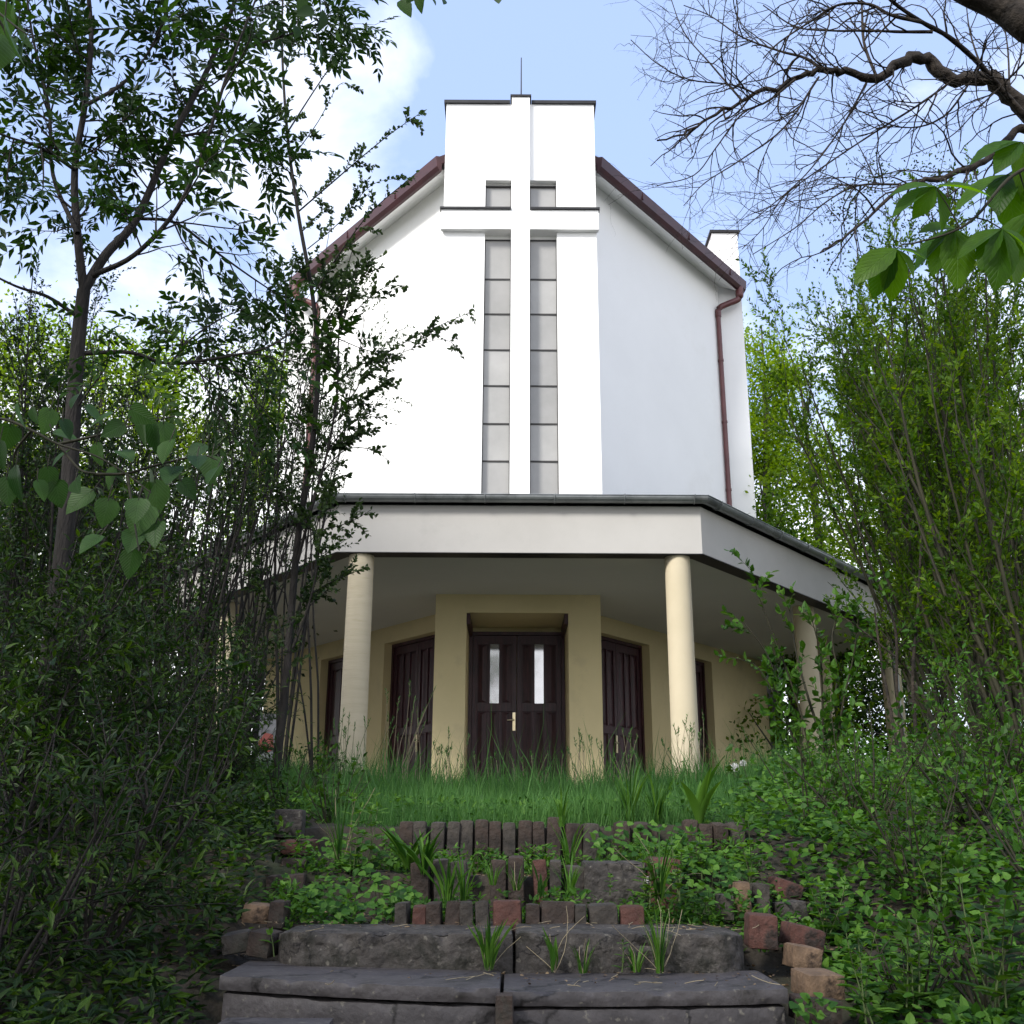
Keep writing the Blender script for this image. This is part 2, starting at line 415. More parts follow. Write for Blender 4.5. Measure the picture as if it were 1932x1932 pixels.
class Leaves:
    def __init__(s, rng, kind='tiny'):
        s.k = kind; s.p = []; s.d = []; s.n = []; s.l = []; s.w = []; s.t = []; s.rng = rng
    def add(s, p, d, n, l, w, t=None):
        p = np.atleast_2d(p); m = len(p)
        s.p.append(p); s.d.append(np.broadcast_to(d, (m, 3))); s.n.append(np.broadcast_to(n, (m, 3)))
        s.l.append(np.broadcast_to(l, (m,))); s.w.append(np.broadcast_to(w, (m,)))
        s.t.append(s.rng.random(m) if t is None else np.broadcast_to(t, (m,)))
    def count(s): return sum(len(a) for a in s.p)
    def build(s, name, material, parent, loc):
        if not s.p: return None
        tv, tf = TPL[s.k]
        p = np.concatenate(s.p) - np.asarray(loc); d = nrm(np.concatenate(s.d)); n = np.concatenate(s.n)
        l = np.concatenate(s.l); w = np.concatenate(s.w); t = np.concatenate(s.t)
        n = n - (n * d).sum(1, keepdims=True) * d; n = nrm(n + 1e-6)
        sd = np.cross(d, n)
        V = (p[:, None] + d[:, None] * (tv[None, :, 1:2] * l[:, None, None]) + sd[:, None] * (tv[None, :, 0:1] * w[:, None, None])
             + n[:, None] * (tv[None, :, 2:3] * l[:, None, None])).reshape(-1, 3)
        m = len(p); nv = len(tv)
        sizes = np.array([len(f) for f in tf]); flat = np.concatenate([np.array(f) for f in tf])
        loops = (flat[None] + (np.arange(m) * nv)[:, None]).ravel()
        tot = np.tile(sizes, m)
        big = s.k in ('heart', 'obov', 'dock')
        o = raw_mesh(name, V, loops, tot, material, parent, loc, np.repeat(t, nv), smooth=big)
        if big:
            a = o.data.attributes.new('leafpos', 'FLOAT_VECTOR', 'POINT')
            a.data.foreach_set('vector', np.tile(tv, (m, 1)).astype(np.float32).ravel())
        return o
def raw_mesh(name, V, loops, tot, material, parent, loc, tint=None, smooth=False):
    me = bpy.data.meshes.new(name)
    me.vertices.add(len(V)); me.vertices.foreach_set('co', V.astype(np.float32).ravel())
    me.loops.add(len(loops)); me.loops.foreach_set('vertex_index', loops.astype(np.int32))
    me.polygons.add(len(tot))
    me.polygons.foreach_set('loop_start', np.concatenate([[0], np.cumsum(tot)[:-1]]).astype(np.int32))
    me.polygons.foreach_set('loop_total', tot.astype(np.int32))
    me.polygons.foreach_set('use_smooth', np.full(len(tot), smooth))
    if tint is not None:
        a = me.attributes.new('tint', 'FLOAT', 'POINT'); a.data.foreach_set('value', tint.astype(np.float32))
    me.materials.append(material)
    me.update(calc_edges=True)
    o = bpy.data.objects.new(name, me); COL.objects.link(o)
    if parent is not None: o.parent = parent
    else: o.location = loc
    return o
class Wood:
    def __init__(s): s.V = []; s.F = []; s.b = 0
    def tube(s, pts, rad, sides=5):
        n = len(pts)
        t = np.gradient(pts, axis=0); t = nrm(t)
        ref = np.array([0.31, 0.17, 0.93]) if abs(t[0, 2]) < .9 else np.array([1.0, .1, 0])
        a = nrm(np.cross(t, ref)); b = np.cross(t, a)
        w = np.arange(sides) * 2 * math.pi / sides
        V = pts[:, None] + (a[:, None] * np.cos(w)[None, :, None] + b[:, None] * np.sin(w)[None, :, None]) * rad[:, None, None]
        s.V.append(V.reshape(-1, 3))
        k = np.arange(n - 1)[:, None] * sides; i = np.arange(sides)[None]; j = (i + 1) % sides
        f = np.stack([k + i, k + j, k + sides + j, k + sides + i], -1).reshape(-1, 4) + s.b
        s.F.append(f); s.b += n * sides
    def build(s, name, material, parent, loc):
        if not s.V: return None
        V = np.concatenate(s.V) - np.asarray(loc); Fa = np.concatenate(s.F)
        return raw_mesh(name, V, Fa.ravel(), np.full(len(Fa), 4), material, parent, loc, smooth=True)
def smooth_path(pts, n=5):
    p = np.array(pts, float)
    if len(p) < 3: return np.array([p[0] + (p[-1] - p[0]) * t for t in np.linspace(0, 1, n + 1)])
    q = np.vstack([2 * p[0] - p[1], p, 2 * p[-1] - p[-2]])
    out = []
    for i in range(1, len(q) - 2):
        for t in np.arange(n) / n:
            out.append(.5 * ((2 * q[i]) + (q[i + 1] - q[i - 1]) * t + (2 * q[i - 1] - 5 * q[i] + 4 * q[i + 1] - q[i + 2]) * t * t
                             + (3 * q[i] - q[i - 1] - 3 * q[i + 1] + q[i + 2]) * t ** 3))
    out.append(p[-1])
    return np.array(out)
def wander(rng, p, d, L, n, wig, up, dn=None):
    pts = [np.array(p, float)]; d = np.array(d, float)
    for i in range(n):
        d = d + rng.normal(0, wig, 3) + np.array([0, 0, up]) / n
        d = d / np.linalg.norm(d)
        pts.append(pts[-1] + d * L / n)
    return np.array(pts)
def place_leaves(rng, LV, pts, sp):
    """put leaves along a twig according to sp"""
    seg = np.linalg.norm(np.diff(pts, axis=0), axis=1); cum = np.concatenate([[0], np.cumsum(seg)]); Lt = cum[-1]
    n = max(1, int(Lt * sp['per_m'] * rng.uniform(.8, 1.2)))
    s = np.linspace(sp.get('start', .15) * Lt, Lt, n)
    pos = np.stack([np.interp(s, cum, pts[:, k]) for k in range(3)], 1)
    idx = np.clip(np.searchsorted(cum, s) - 1, 0, len(seg) - 1)
    tan = nrm(np.diff(pts, axis=0))[idx]
    ra = nrm(rng.normal(size=(n, 3))); side = nrm(np.cross(tan, ra) + 1e-6)
    a = rng.uniform(.5, 1.2, (n, 1))
    d = nrm(tan * np.cos(a) + side * np.sin(a) + np.array([0, 0, sp.get('droop', -.1)]))
    l = sp['len'] * rng.uniform(.65, 1.2, n)
    nr = nrm(np.array([0, 0, 1.0]) + rng.normal(0, sp.get('tilt', .6), (n, 3)))
    if sp.get('compound'):
        m = sp['compound']
        for i in range(n):
            R = l[i] * sp.get('rach', 3.0); dd = d[i]; nn = nr[i] - nr[i].dot(dd) * dd; nn /= np.linalg.norm(nn)
            sd = np.cross(dd, nn)
            u = np.repeat(np.linspace(.25, .92, m), 2); sg = np.tile([1, -1], m)
            sag = np.array([0, 0, -.25]) * R
            q = pos[i] + dd * (u * R)[:, None] + sag * (u ** 2)[:, None]
            ld = nrm(dd * .75 + sd * sg[:, None] * .85 + np.array([0, 0, -.22]) + rng.normal(0, .12, (2 * m, 3)))
            ll = l[i] * (1 - .35 * np.abs(u - .55)) * rng.uniform(.85, 1.1, 2 * m)
            tt = np.clip(rng.random() * .7 + rng.random(2 * m) * .3, 0, 1)
            LV.add(q, ld, nn + rng.normal(0, .25, (2 * m, 3)), ll, ll * sp['wr'], tt)
            LV.add(pos[i] + dd * R + sag, dd + np.array([0, 0, -.3]), nn, l[i], l[i] * sp['wr'], tt[0])
            sp['wood'].tube(np.array([pos[i], pos[i] + dd * R * .5 + sag * .25, pos[i] + dd * R + sag]), np.array([.0016, .0013, .0008]), 3)
    else:
        base = rng.random() * .5
        LV.add(pos, d, nr, l, l * sp['wr'], np.clip(base + rng.random(n) * .5, 0, 1))
def ramify(rng, WD, LV, pts, rad, specs, leaf, lv=0):
    s = specs[lv]
    seg = np.linalg.norm(np.diff(pts, axis=0), axis=1); cum = np.concatenate([[0], np.cumsum(seg)]); Lt = cum[-1]
    n = rng.poisson(s['den'] * Lt * (1 - s.get('t0', .1)))
    tans = nrm(np.diff(pts, axis=0))
    for _ in range(n):
        t = rng.uniform(s.get('t0', .1), 1.0) * Lt
        i = min(np.searchsorted(cum, t) - 1, len(seg) - 1); i = max(i, 0)
        f = (t - cum[i]) / max(seg[i], 1e-6)
        p = pts[i] + (pts[i + 1] - pts[i]) * f
        tan = tans[i]; side = np.cross(tan, rng.normal(size=3)); side /= np.linalg.norm(side) + 1e-9
        if 'flat' in s: side[1] *= s['flat']; side /= np.linalg.norm(side) + 1e-9
        a = rng.uniform(*s.get('ang', (.5, 1.1)))
        d = tan * math.cos(a) + side * math.sin(a) + np.array([0, 0, s.get('bias', 0)])
        d /= np.linalg.norm(d)
        L = s['len'] * rng.uniform(.5, 1.25) * (1 - s.get('taper', .35) * t / Lt)
        r = min(s['r'], (rad[i] if hasattr(rad, '__len__') else rad) * .75)
        k = s.get('seg', 4)
        cp = wander(rng, p, d, L, k, s.get('wig', .12), s.get('up', 0))
        WD.tube(cp, np.linspace(r, r * s.get('tip', .4), k + 1), s.get('sides', 4))
        if lv + 1 < len(specs): ramify(rng, WD, LV, cp, np.linspace(r, r * .4, k + 1), specs, leaf, lv + 1)
        if leaf and s.get('leaf', lv + 1 == len(specs)): place_leaves(rng, LV, cp, leaf)
def finish(root, loc, WD, LV, wmat, lmat, wname='trunk', lname='crown'):
    a = WD.build(wname, wmat, root, loc)
    b = LV.build(lname, lmat, root, loc)
    return a, b
# ------------------------------------------------------------------ ground
def sstep(x, a, b):
    t = np.clip((x - a) / (b - a), 0, 1); return t * t * (3 - 2 * t)
GY = [-60, 0, 2.6, 3.15, 3.22, 3.58, 3.64, 3.96, 4.02, 4.47, 4.54, 5.07, 5.13, 7, 13.5, 20, 45, 120, 400]
GZ = [-1.6, -1.3, -1.05, -0.95, -0.66, -0.62, -0.50, -0.45, -0.33, -0.32, -0.17, -0.16, 0.02, 0.08, 0.40, 0.52, 0.5, 1.0, 4.0]
def ground(x, y):
    x = np.asarray(x, float); y = np.asarray(y, float)
    z = np.interp(y, GY, GZ)
    zs = np.interp(y, [-60, 0, 2.0, 3.2, 5.0, 8, 13.5, 20, 45, 120, 400], [-1.6, -1.2, -.9, -.55, .0, .2, .45, .52, .5, 1, 4])
    k = sstep(np.abs(x - 0.05), 0.85, 1.25)
    out = z * (1 - k) + zs * k
    out = out + sstep(np.abs(x), 1.2, 4.0) * 0.22 * sstep(y, 1, 4) * (1 - sstep(y, 14, 18))
    nz = .03 * np.sin(x * 3.1 + y * 1.7) * np.sin(y * 2.3 - x) + .015 * np.sin(x * 9 + y * 4) * np.sin(y * 8 - x * 3)
    return out + nz * (.4 + k)
gx = np.unique(np.round(np.concatenate([-np.geomspace(3, 400, 34), np.linspace(-3, 3, 81), np.geomspace(3, 400, 34)]), 4))
gy = np.unique(np.round(np.concatenate([-np.geomspace(1, 60, 14), np.linspace(-1, 2.6, 14), np.linspace(2.6, 5.6, 90), np.linspace(5.6, 16, 60), np.geomspace(16, 400, 30)]), 4))
X, Y = np.meshgrid(gx, gy)
V = np.stack([X, Y, ground(X, Y)], -1).reshape(-1, 3)
nx, ny = len(gx), len(gy)
ii, jj = np.meshgrid(np.arange(nx - 1), np.arange(ny - 1)); a = (jj * nx + ii).ravel()
g = raw_mesh('ground', V, np.stack([a, a + 1, a + nx + 1, a + nx], 1).ravel(), np.full(len(a), 4), M['soil'], None, (0, 0, 0), smooth=True)
tag(g, kind='structure')

# ------------------------------------------------------------------ rough stone blocks
def rough_block(name, x0, x1, y0, y1, z0, z1, material, seed, amp=0.006, cuts=None, M4=None, parent=None, chip=0.0, res=0.02, front_curve=None):
    """box whose faces are gridded and pushed about with smooth noise, edges worn"""
    rng = np.random.default_rng(seed)
    nx_ = max(2, int((x1 - x0) / res)); ny_ = max(2, int((y1 - y0) / res)); nz_ = max(2, int((z1 - z0) / res))
    nx_ = min(nx_, 90); ny_ = min(ny_, 24); nz_ = min(nz_, 20)
    bm = {}
    vs = []; fs = []
    def vid(i, j, k):
        key = (i, j, k)
        if key not in bm:
            bm[key] = len(vs)
            vs.append((x0 + (x1 - x0) * i / nx_, y0 + (y1 - y0) * j / ny_, z0 + (z1 - z0) * k / nz_))
        return bm[key]
    for i in range(nx_):
        for j in range(ny_):
            fs.append((vid(i, j, 0), vid(i, j + 1, 0), vid(i + 1, j + 1, 0), vid(i + 1, j, 0)))
            fs.append((vid(i, j, nz_), vid(i + 1, j, nz_), vid(i + 1, j + 1, nz_), vid(i, j + 1, nz_)))
    for i in range(nx_):
        for k in range(nz_):
            fs.append((vid(i, 0, k), vid(i + 1, 0, k), vid(i + 1, 0, k + 1), vid(i, 0, k + 1)))
            fs.append((vid(i, ny_, k), vid(i, ny_, k + 1), vid(i + 1, ny_, k + 1), vid(i + 1, ny_, k)))
    for j in range(ny_):
        for k in range(nz_):
            fs.append((vid(0, j, k), vid(0, j, k + 1), vid(0, j + 1, k + 1), vid(0, j + 1, k)))
            fs.append((vid(nx_, j, k), vid(nx_, j + 1, k), vid(nx_, j + 1, k + 1), vid(nx_, j, k + 1)))
    v = np.array(vs)
    cx = np.array([(x0 + x1) / 2, (y0 + y1) / 2, (z0 + z1) / 2]); hx = np.array([x1 - x0, y1 - y0, z1 - z0]) / 2
    q = (v - cx) / hx
    # round the edges
    e = (np.abs(q) > .999).sum(1)
    wear = np.where(e >= 2, 1.0, 0.0)
    v = v - np.sign(q) * (wear * min(.0035, hx.min() * .1))[:, None] * (np.abs(q) > .999)
    disp = np.zeros_like(v)
    for o in range(6):
        fr = rng.uniform(6, 14, 3) * (1.7 ** o) * .45; ph = rng.uniform(0, 6.3, (3, 3))
        A = amp * .62 / (1.35 ** o)
        rot = rng.normal(size=(3, 3))
        u = v @ rot.T * fr * .35
        for c in range(3):
            disp[:, c] += A * np.sin(u[:, 0] + ph[c, 0] + 1.3 * np.sin(u[:, 1] * .7 + ph[c, 1])) * np.cos(u[:, 1] + ph[c, 1]) * np.cos(u[:, 2] + ph[c, 2])
    if chip:
        # eroded bites out of the top front edge and the underside of the face
        edge = ((q[:, 1] < -.999)).astype(float) * (np.abs(q[:, 2]) > .55)
        n = np.sin(v[:, 0] * 11 + seed) * np.sin(v[:, 0] * 27 + 1.7 * seed) + .6 * np.sin(v[:, 0] * 61 + seed) + .5 * np.sin(v[:, 2] * 90 + v[:, 0] * 35)
        disp[:, 1] += chip * edge * np.clip(n, 0, 2)
        disp[:, 2] -= chip * .5 * ((q[:, 2] > .999) & (q[:, 1] < -.8)) * np.clip(n + .3, 0, 2)
    v = v + disp
    if front_curve is not None: v = front_curve(v, q)
    c = [(x0 + x1) / 2, (y0 + y1) / 2, z0]
    m = MB()
    if M4 is not None:
        pv = np.array(c)
        R = np.array(M4.to_3x3())
        v = (v - pv) @ R.T + pv
    m.add(v, fs, True)
    ob = m.build(name, material, parent, loc=c)
    ob.data.set_sharp_from_angle(angle=math.radians(38))
    return ob

ORD = ['first', 'second', 'third', 'fourth', 'fifth', 'sixth', 'seventh', 'eighth', 'ninth', 'tenth', 'eleventh', 'twelfth', 'thirteenth', 'fourteenth', 'fifteenth', 'sixteenth', 'seventeenth', 'eighteenth', 'nineteenth', 'twentieth']
# lowest step pair
Y1 = 3.20
zt1 = P(966, 1868, Y1)[2]
def xat(px, py, Y): return P(px, py, Y)[0]
def slab_step(name, label, x0, x1, ztop, seed, side):
    def cv(v, q):
        v = v.copy(); t = (v[:, 0] - x0) / (x1 - x0); t = 1 - t if side < 0 else t
        v[:, 1] += (q[:, 1] < .9) * (.02 + (.14 if side < 0 else .05) * t ** 2.2); v[:, 2] += (.014 if side < 0 else .004) * t
        return v
    r = empty(name, ((x0 + x1) / 2, Y1 + .2, ztop - .4), label, 'stone step', 'smooth stone slabs of the lowest visible step')
    rough_block('tread_slab', x0, x1, Y1, Y1 + .42, ztop - .044, ztop, M['slab'], seed, .0032, parent=r, chip=.005, res=.014, front_curve=cv)
    rough_block('riser', x0 + .012, x1 - .012, Y1 + .006, Y1 + .40, ztop - .40, ztop - .046, M['slab'], seed + 1, .004, parent=r, chip=.004, res=.02, front_curve=cv)
slab_step('stone_step', 'wide dark slab step left of the upright brick at the bottom', xat(384, 1860, Y1), xat(944, 1880, Y1), zt1 + .003, 3, -1)
slab_step('stone_step', 'wide dark slab step right of the upright brick at the bottom', xat(949, 1880, Y1), xat(1500, 1865, Y1), zt1 - .004, 7, 1)
# the step just under it, at the very bottom edge
o = rough_block('stone_step', xat(372, 1925, 2.9), xat(600, 1932, 2.9), 2.88, 3.19, -.98, P(600, 1922, 3.16)[2], M['slab'], 77, .005, chip=.006, res=.03)
tag(o, 'slab step at the very bottom left, only its top showing', 'stone step')
# brick standing in the gap
o = rough_block('brick', xat(934, 1880, Y1), xat(968, 1880, Y1), Y1 - .055, Y1 + .012, zt1 - .35, zt1 - .006, M['brick_brown'], 11, .005)
tag(o, 'blackened upright brick wedged between the two lowest slabs', 'brick')
# second step: rough concrete
Y2 = 3.60
zt2 = P(966, 1760, Y2)[2]
def curve2(v, q):
    v = v.copy()
    t = np.clip(np.abs(q[:, 0]) - .72, 0, 1) / .28
    v[:, 1] += .10 * t ** 2 * (q[:, 1] < 0)
    v[:, 2] -= .012 * t ** 2 * (q[:, 2] > 0)
    return v
xa, xb, xm = xat(512, 1760, Y2), xat(1415, 1760, Y2), xat(968, 1760, Y2)
o = rough_block('stone_step', xa, xm, Y2, Y2 + .34, zt2 - .20, zt2, M['stone'], 21, .007, chip=.012, res=.014, front_curve=lambda v, q: curve2(v, np.where(q[:, :1] > 0, 0, q) if False else np.column_stack([np.minimum(q[:, 0], 0), q[:, 1], q[:, 2]])))
tag(o, 'rough crumbling concrete step, left half, under the ivy patch', 'stone step', 'rough concrete blocks of the second step')
o = rough_block('stone_step', xm + .008, xb, Y2 + .005, Y2 + .34, zt2 - .20, zt2 - .003, M['stone'], 25, .007, chip=.012, res=.014, front_curve=lambda v, q: curve2(v, np.column_stack([np.maximum(q[:, 0], 0), q[:, 1], q[:, 2]])))
tag(o, 'rough crumbling concrete step, right half, with grass tuft before it', 'stone step', 'rough concrete blocks of the second step')
# third row: low bricks on the second step
rng0 = np.random.default_rng(5)
def rot(ax, deg): return Matrix.Rotation(math.radians(deg), 4, ax)
def jit(r, a=3): return rot('Y', r.normal(0, a)) @ rot('Z', r.normal(0, a)) @ rot('X', r.normal(0, a))
BM = ['brick_brown', 'brick_grey', 'brick_brown', 'brick_grey', 'brick_red']
Y3 = 3.92
row3 = [(748, 772, 1705), (776, 802, 1712), (806, 834, 1704), (838, 866, 1702), (868, 894, 1704), (900, 926, 1700), (930, 985, 1700), (990, 1016, 1706), (1020, 1085, 1702), (1088, 1110, 1708), (1114, 1168, 1706), (1172, 1218, 1710)]
for i, (a, b, t) in enumerate(row3):
    z = P(966, t, Y3)[2]
    o = rough_block('brick', xat(a, t, Y3), xat(b, t, Y3), Y3, Y3 + .11, z - .13, z, M[BM[(i * 3 + 1) % 5] if i not in (6,) else 'brick_red'], 40 + i, .005, M4=jit(rng0, 2.5), res=.015)
    tag(o, f'worn brick on the second step, {ORD[i]} from the left of the low row', 'brick', 'low row of bricks on the second step')
# fourth row
Y4 = 4.42
row4 = [(780, 815, 1628, 'brick_brown'), (820, 850, 1622, 'brick_grey'), (856, 888, 1626, 'brick_grey'), (925, 955, 1624, 'brick_brown'), (960, 990, 1616, 'brick_brown'), (1010, 1036, 1622, 'brick_red'), (1040, 1062, 1624, 'brick_grey'), (1066, 1098, 1632, 'brick_grey')]
for i, (a, b, t, m_) in enumerate(row4):
    z = P(966, t, Y4)[2]
    o = rough_block('brick', xat(a, t, Y4), xat(b, t, Y4), Y4, Y4 + .11, z - .20, z, M[m_], 60 + i, .005, M4=jit(rng0, 3), res=.015)
    tag(o, f'upright brick half hidden in weeds, {ORD[i]} from left of the middle row', 'brick', 'middle row of bricks among the weeds')
z = P(966, 1624, Y4)[2]
o = rough_block('stone_block', xat(1102, 1624, Y4), xat(1216, 1624, Y4), Y4 - .02, Y4 + .22, z - .2, z, M['stone'], 71, .008, chip=.01, res=.014)
tag(o, 'large grey stone block beside the reddish stone in the middle row', 'stone block')
o = rough_block('stone_block', xat(1219, 1622, Y4), xat(1285, 1622, Y4), Y4, Y4 + .2, z - .2, z + .015, M['brick_red'], 72, .008, res=.014)
tag(o, 'reddish brown stone touching the right end of the large grey block', 'stone block')
# fifth row: upright bricks edging the lawn
Y5 = 5.02
px = 752; i = 0; r5 = np.random.default_rng(9)
while px < 1380:
    w = r5.uniform(25, 30); t = 1549 + r5.normal(0, 1.6)
    if px > 1020: t += r5.uniform(-6, 8); w = r5.uniform(26, 40)
    if px > 1120 and r5.random() < .3: px += w; continue
    z = P(px, t, Y5)[2]
    o = rough_block('brick', xat(px, t, Y5), xat(px + w - 2.5, t, Y5), Y5 + r5.normal(0, .004), Y5 + .12, z - .24, z, M[BM[int(r5.integers(0, 4))]], 80 + i, .0035, M4=jit(r5, 1.2 if px < 1020 else 4), res=.015)
    nm = ORD[i] if i < 20 else 'last'
    tag(o, f'dark upright brick edging the lawn, {nm} from the left of the top row', 'brick', 'upright bricks edging the lawn')
    i += 1; px += w
N5 = i
# loose bricks and stones on both flanks (x0,x1,ytop,ybottom, depth, material, tilt, label)
loose = [
 (518, 570, 1526, 1582, 4.95, 'stone', (0, 0, 4), 'squared grey stone at the left end of the top row'),
 (532, 590, 1584, 1614, 4.72, 'brick_red', (3, 0, -14), 'bright red brick lying on the left flank'),
 (526, 574, 1620, 1646, 4.60, 'brick_brown', (0, 3, 8), 'dark brown brick right below the bright red one'),
 (500, 572, 1650, 1694, 4.42, 'brick_brown', (0, -3, 5), 'broad dark stone below the brown brick on the left flank'),
 (452, 500, 1706, 1744, 4.02, 'brick_tan', (0, 4, 10), 'dull tan brick on the left flank near the bramble'),
 (506, 536, 1700, 1752, 3.98, 'brick_brown', (0, 2, 0), 'upright dark brick standing right of the dull tan brick'),
 (418, 470, 1762, 1800, 3.72, 'brick_grey', (0, -9, 8), 'tilted rough stone at far left beside the second step'),
 (466, 512, 1756, 1806, 3.70, 'brick_brown', (0, 7, -8), 'dark stone leaning on the left end of the second step'),
 (1357, 1383, 1690, 1738, 4.05, 'brick_grey', (0, 2, 0), 'short upright brick right of the second step, leftmost of its cluster'),
 (1388, 1418, 1664, 1738, 4.15, 'brick_tan', (0, -2, 0), 'tall pale upright brick right of the second step'),
 (1424, 1452, 1668, 1728, 4.2, 'brick_grey', (0, 1, 0), 'upright grey brick right of the tall pale one'),
 (1456, 1506, 1660, 1700, 4.3, 'brick_red', (0, 18, 10), 'tilted dark red stone above the flank pile on the right'),
 (1476, 1524, 1702, 1742, 4.15, 'stone', (0, -6, 6), 'rounded grey stone under the tilted red stone'),
 (1412, 1468, 1726, 1792, 3.74, 'brick_red', (0, 3, -6), 'big reddish brick at the right end of the second step'),
 (1482, 1548, 1748, 1792, 3.80, 'brick_red', (0, 14, 8), 'slanted reddish brick on top of the right flank pile'),
 (1490, 1546, 1786, 1832, 3.66, 'brick_tan', (0, 9, 5), 'tan and brown stone under the slanted reddish brick'),
 (1512, 1588, 1836, 1886, 3.30, 'brick_tan', (2, 3, 12), 'clean sand coloured brick at lower right of the steps'),
 (1506, 1584, 1886, 1936, 3.24, 'brick_brown', (0, 5, 6), 'dark brown block directly below the sand coloured brick'),
]
for i, (a, b, t, bt, Yd, m_, tl, lab) in enumerate(loose):
    z1 = P((a + b) / 2, t, Yd)[2]; z0 = P((a + b) / 2, bt, Yd)[2]
    M4 = rot('X', tl[0]) @ rot('Y', tl[1]) @ rot('Z', tl[2])
    o = rough_block('stone_block' if 'stone' in lab or 'block' in lab else 'brick', xat(a, t, Yd), xat(b, t, Yd), Yd, Yd + .13, z0, z1, M[m_], 120 + i, .006, M4=M4, res=.013)
    tag(o, lab, 'stone block' if 'stone' in lab or 'block' in lab else 'brick')

# ------------------------------------------------------------------ church
CX = 0.11
ZF = 0.56; ZC = 3.81
church = empty('church', (CX, 17.2, ZF), 'white church with a cross on its tower and a porch on ochre columns', 'church')
def B(name, m, parent=church, bevel=0): return None
# --- lower portal block
yp = 17.0; yd = 18.28; ye = 19.4
pz = 3.5
x0, x1 = CX - 1.38, CX + 1.38
ox0, ox1 = CX - .86, CX + .84
m = MB()
m.box(x0, ox0, yp, ye, ZF, ZC + .002); m.box(ox1, x1, yp, ye, ZF, ZC + .002)
m.box(ox0, ox1, yp, ye, pz, ZC + .002)
portal = m.build('portal', M['ochre'], church)
m = MB(); m.box(ox0 + .002, ox0 + .06, yp + .05, yd - .02, pz - .18, pz - .004); m.build('soffit_batten', M['wood'], portal)
m = MB(); m.box(ox1 - .06, ox1 - .002, yp + .05, yd - .02, pz - .18, pz - .004)
m.build('soffit_batten', M['wood'], portal)
def panel_door(name, M4, w, h, parent, glass=True, handle_side=1, leaves=2):
    """a door made in its own plane: x across, y depth (negative = front), z up"""
    D = empty(name, (0, 0, 0)); D.parent = parent; D.location = -Vector(world_loc(parent))
    def pb(nm, m, material, par, bevel=0):
        m.v = [tuple(M4 @ Vector(q)) for q in m.v]
        return m.build(nm, material, par, bevel)
    fr = MB(); t = .06
    fr.box(-w / 2, -w / 2 + t, -.05, .06, 0, h); fr.box(w / 2 - t, w / 2, -.05, .06, 0, h); fr.box(-w / 2 + t, w / 2 - t, -.05, .06, h - t, h)
    pb('door_frame', fr, M['wood'], D)
    lw = (w - 2 * t) / leaves
    for k in range(leaves):
        a = -w / 2 + t + k * lw + .004; b = a + lw - .008; zt = h - t - .006
        lf = MB()
        st = .085; mid = (h - t) * (.545 if glass else .43)
        xs = np.linspace(a + st, b - st, 4); mu = .022
        rails = [(0.01, .12), (mid - .07, mid + .07), (zt - .15, zt)]
        lf.box(a, a + st, -.02, .03, .01, zt); lf.box(b - st, b, -.02, .03, .01, zt)
        for r0_, r1_ in rails: lf.box(a + st, b - st, -.0185, .028, r0_, r1_)
        for z0_, z1_ in ((.12, mid - .07), (mid + .07, zt - .15)):
            for xm_ in xs[1:-1]: lf.box(xm_ - mu, xm_ + mu, -.017, .026, z0_, z1_)
            for c in range(3):
                if glass and z0_ > .5 and c == 1: continue
                xa_, xb_ = xs[c] + (mu if c else 0), xs[c + 1] - (mu if c < 2 else 0)
                lf.box(xa_, xb_, .004, .02, z0_, z1_)
                # raised field, a shallow ridge
                i_ = .016; xc_ = (xa_ + xb_) / 2
                lf.add([(xa_ + i_, .0035, z0_ + i_), (xb_ - i_, .0035, z0_ + i_), (xb_ - i_, .0035, z1_ - i_), (xa_ + i_, .0035, z1_ - i_), (xc_, -.015, z0_ + .06), (xc_, -.015, z1_ - .06)],
                       [(0, 1, 4), (1, 2, 5, 4), (2, 3, 5), (3, 0, 4, 5)])
        leaf = pb('door_leaf', lf, M['wood'], D, .003)
        if glass:
            gm = MB(); gm.box(xs[1] + mu, xs[2] - mu, .006, .014, mid + .07, zt - .15)
            g_ = pb('door_glass', gm, M['mirror'], leaf)
        if (k == 0 and leaves == 2) or leaves == 1:
            hm = MB(); hx = b - .043
            hm.box(hx - .024, hx + .024, -.032, -.021, mid - .40, mid - .09)
            hm.tube([(hx, -.03, mid - .22), (hx, -.065, mid - .22), (hx - .02, -.07, mid - .22), (hx - .12, -.068, mid - .226)], [.011, .011, .010, .008], 8)
            pb('handle', hm, M['brass'], leaf)
    return D
# glass of the doors mirrors the open sky and the houses across
mm, t_ = newmat('door_glass'); b_ = t_.nodes.new('ShaderNodeBsdfPrincipled'); o_ = t_.nodes.new('ShaderNodeOutputMaterial'); t_.links.new(b_.outputs[0], o_.inputs[0])
b_.inputs['Base Color'].default_value = (.55, .55, .56, 1); b_.inputs['Roughness'].default_value = .06; b_.inputs['Metallic'].default_value = .75
M['mirror'] = mm
dz = P(978, 1193, yd)[2]
panel_door('double_door', Matrix.Translation((CX - .01, yd, ZF)), ox1 - ox0 - .006, dz - ZF, church)
# wall above the door leaf inside the recess is the lintel; back wall closes the recess
m = MB(); m.box(ox0, ox1, yd + .07, yd + .2, ZF, pz); m.build('recess_wall', M['ochre'], portal)
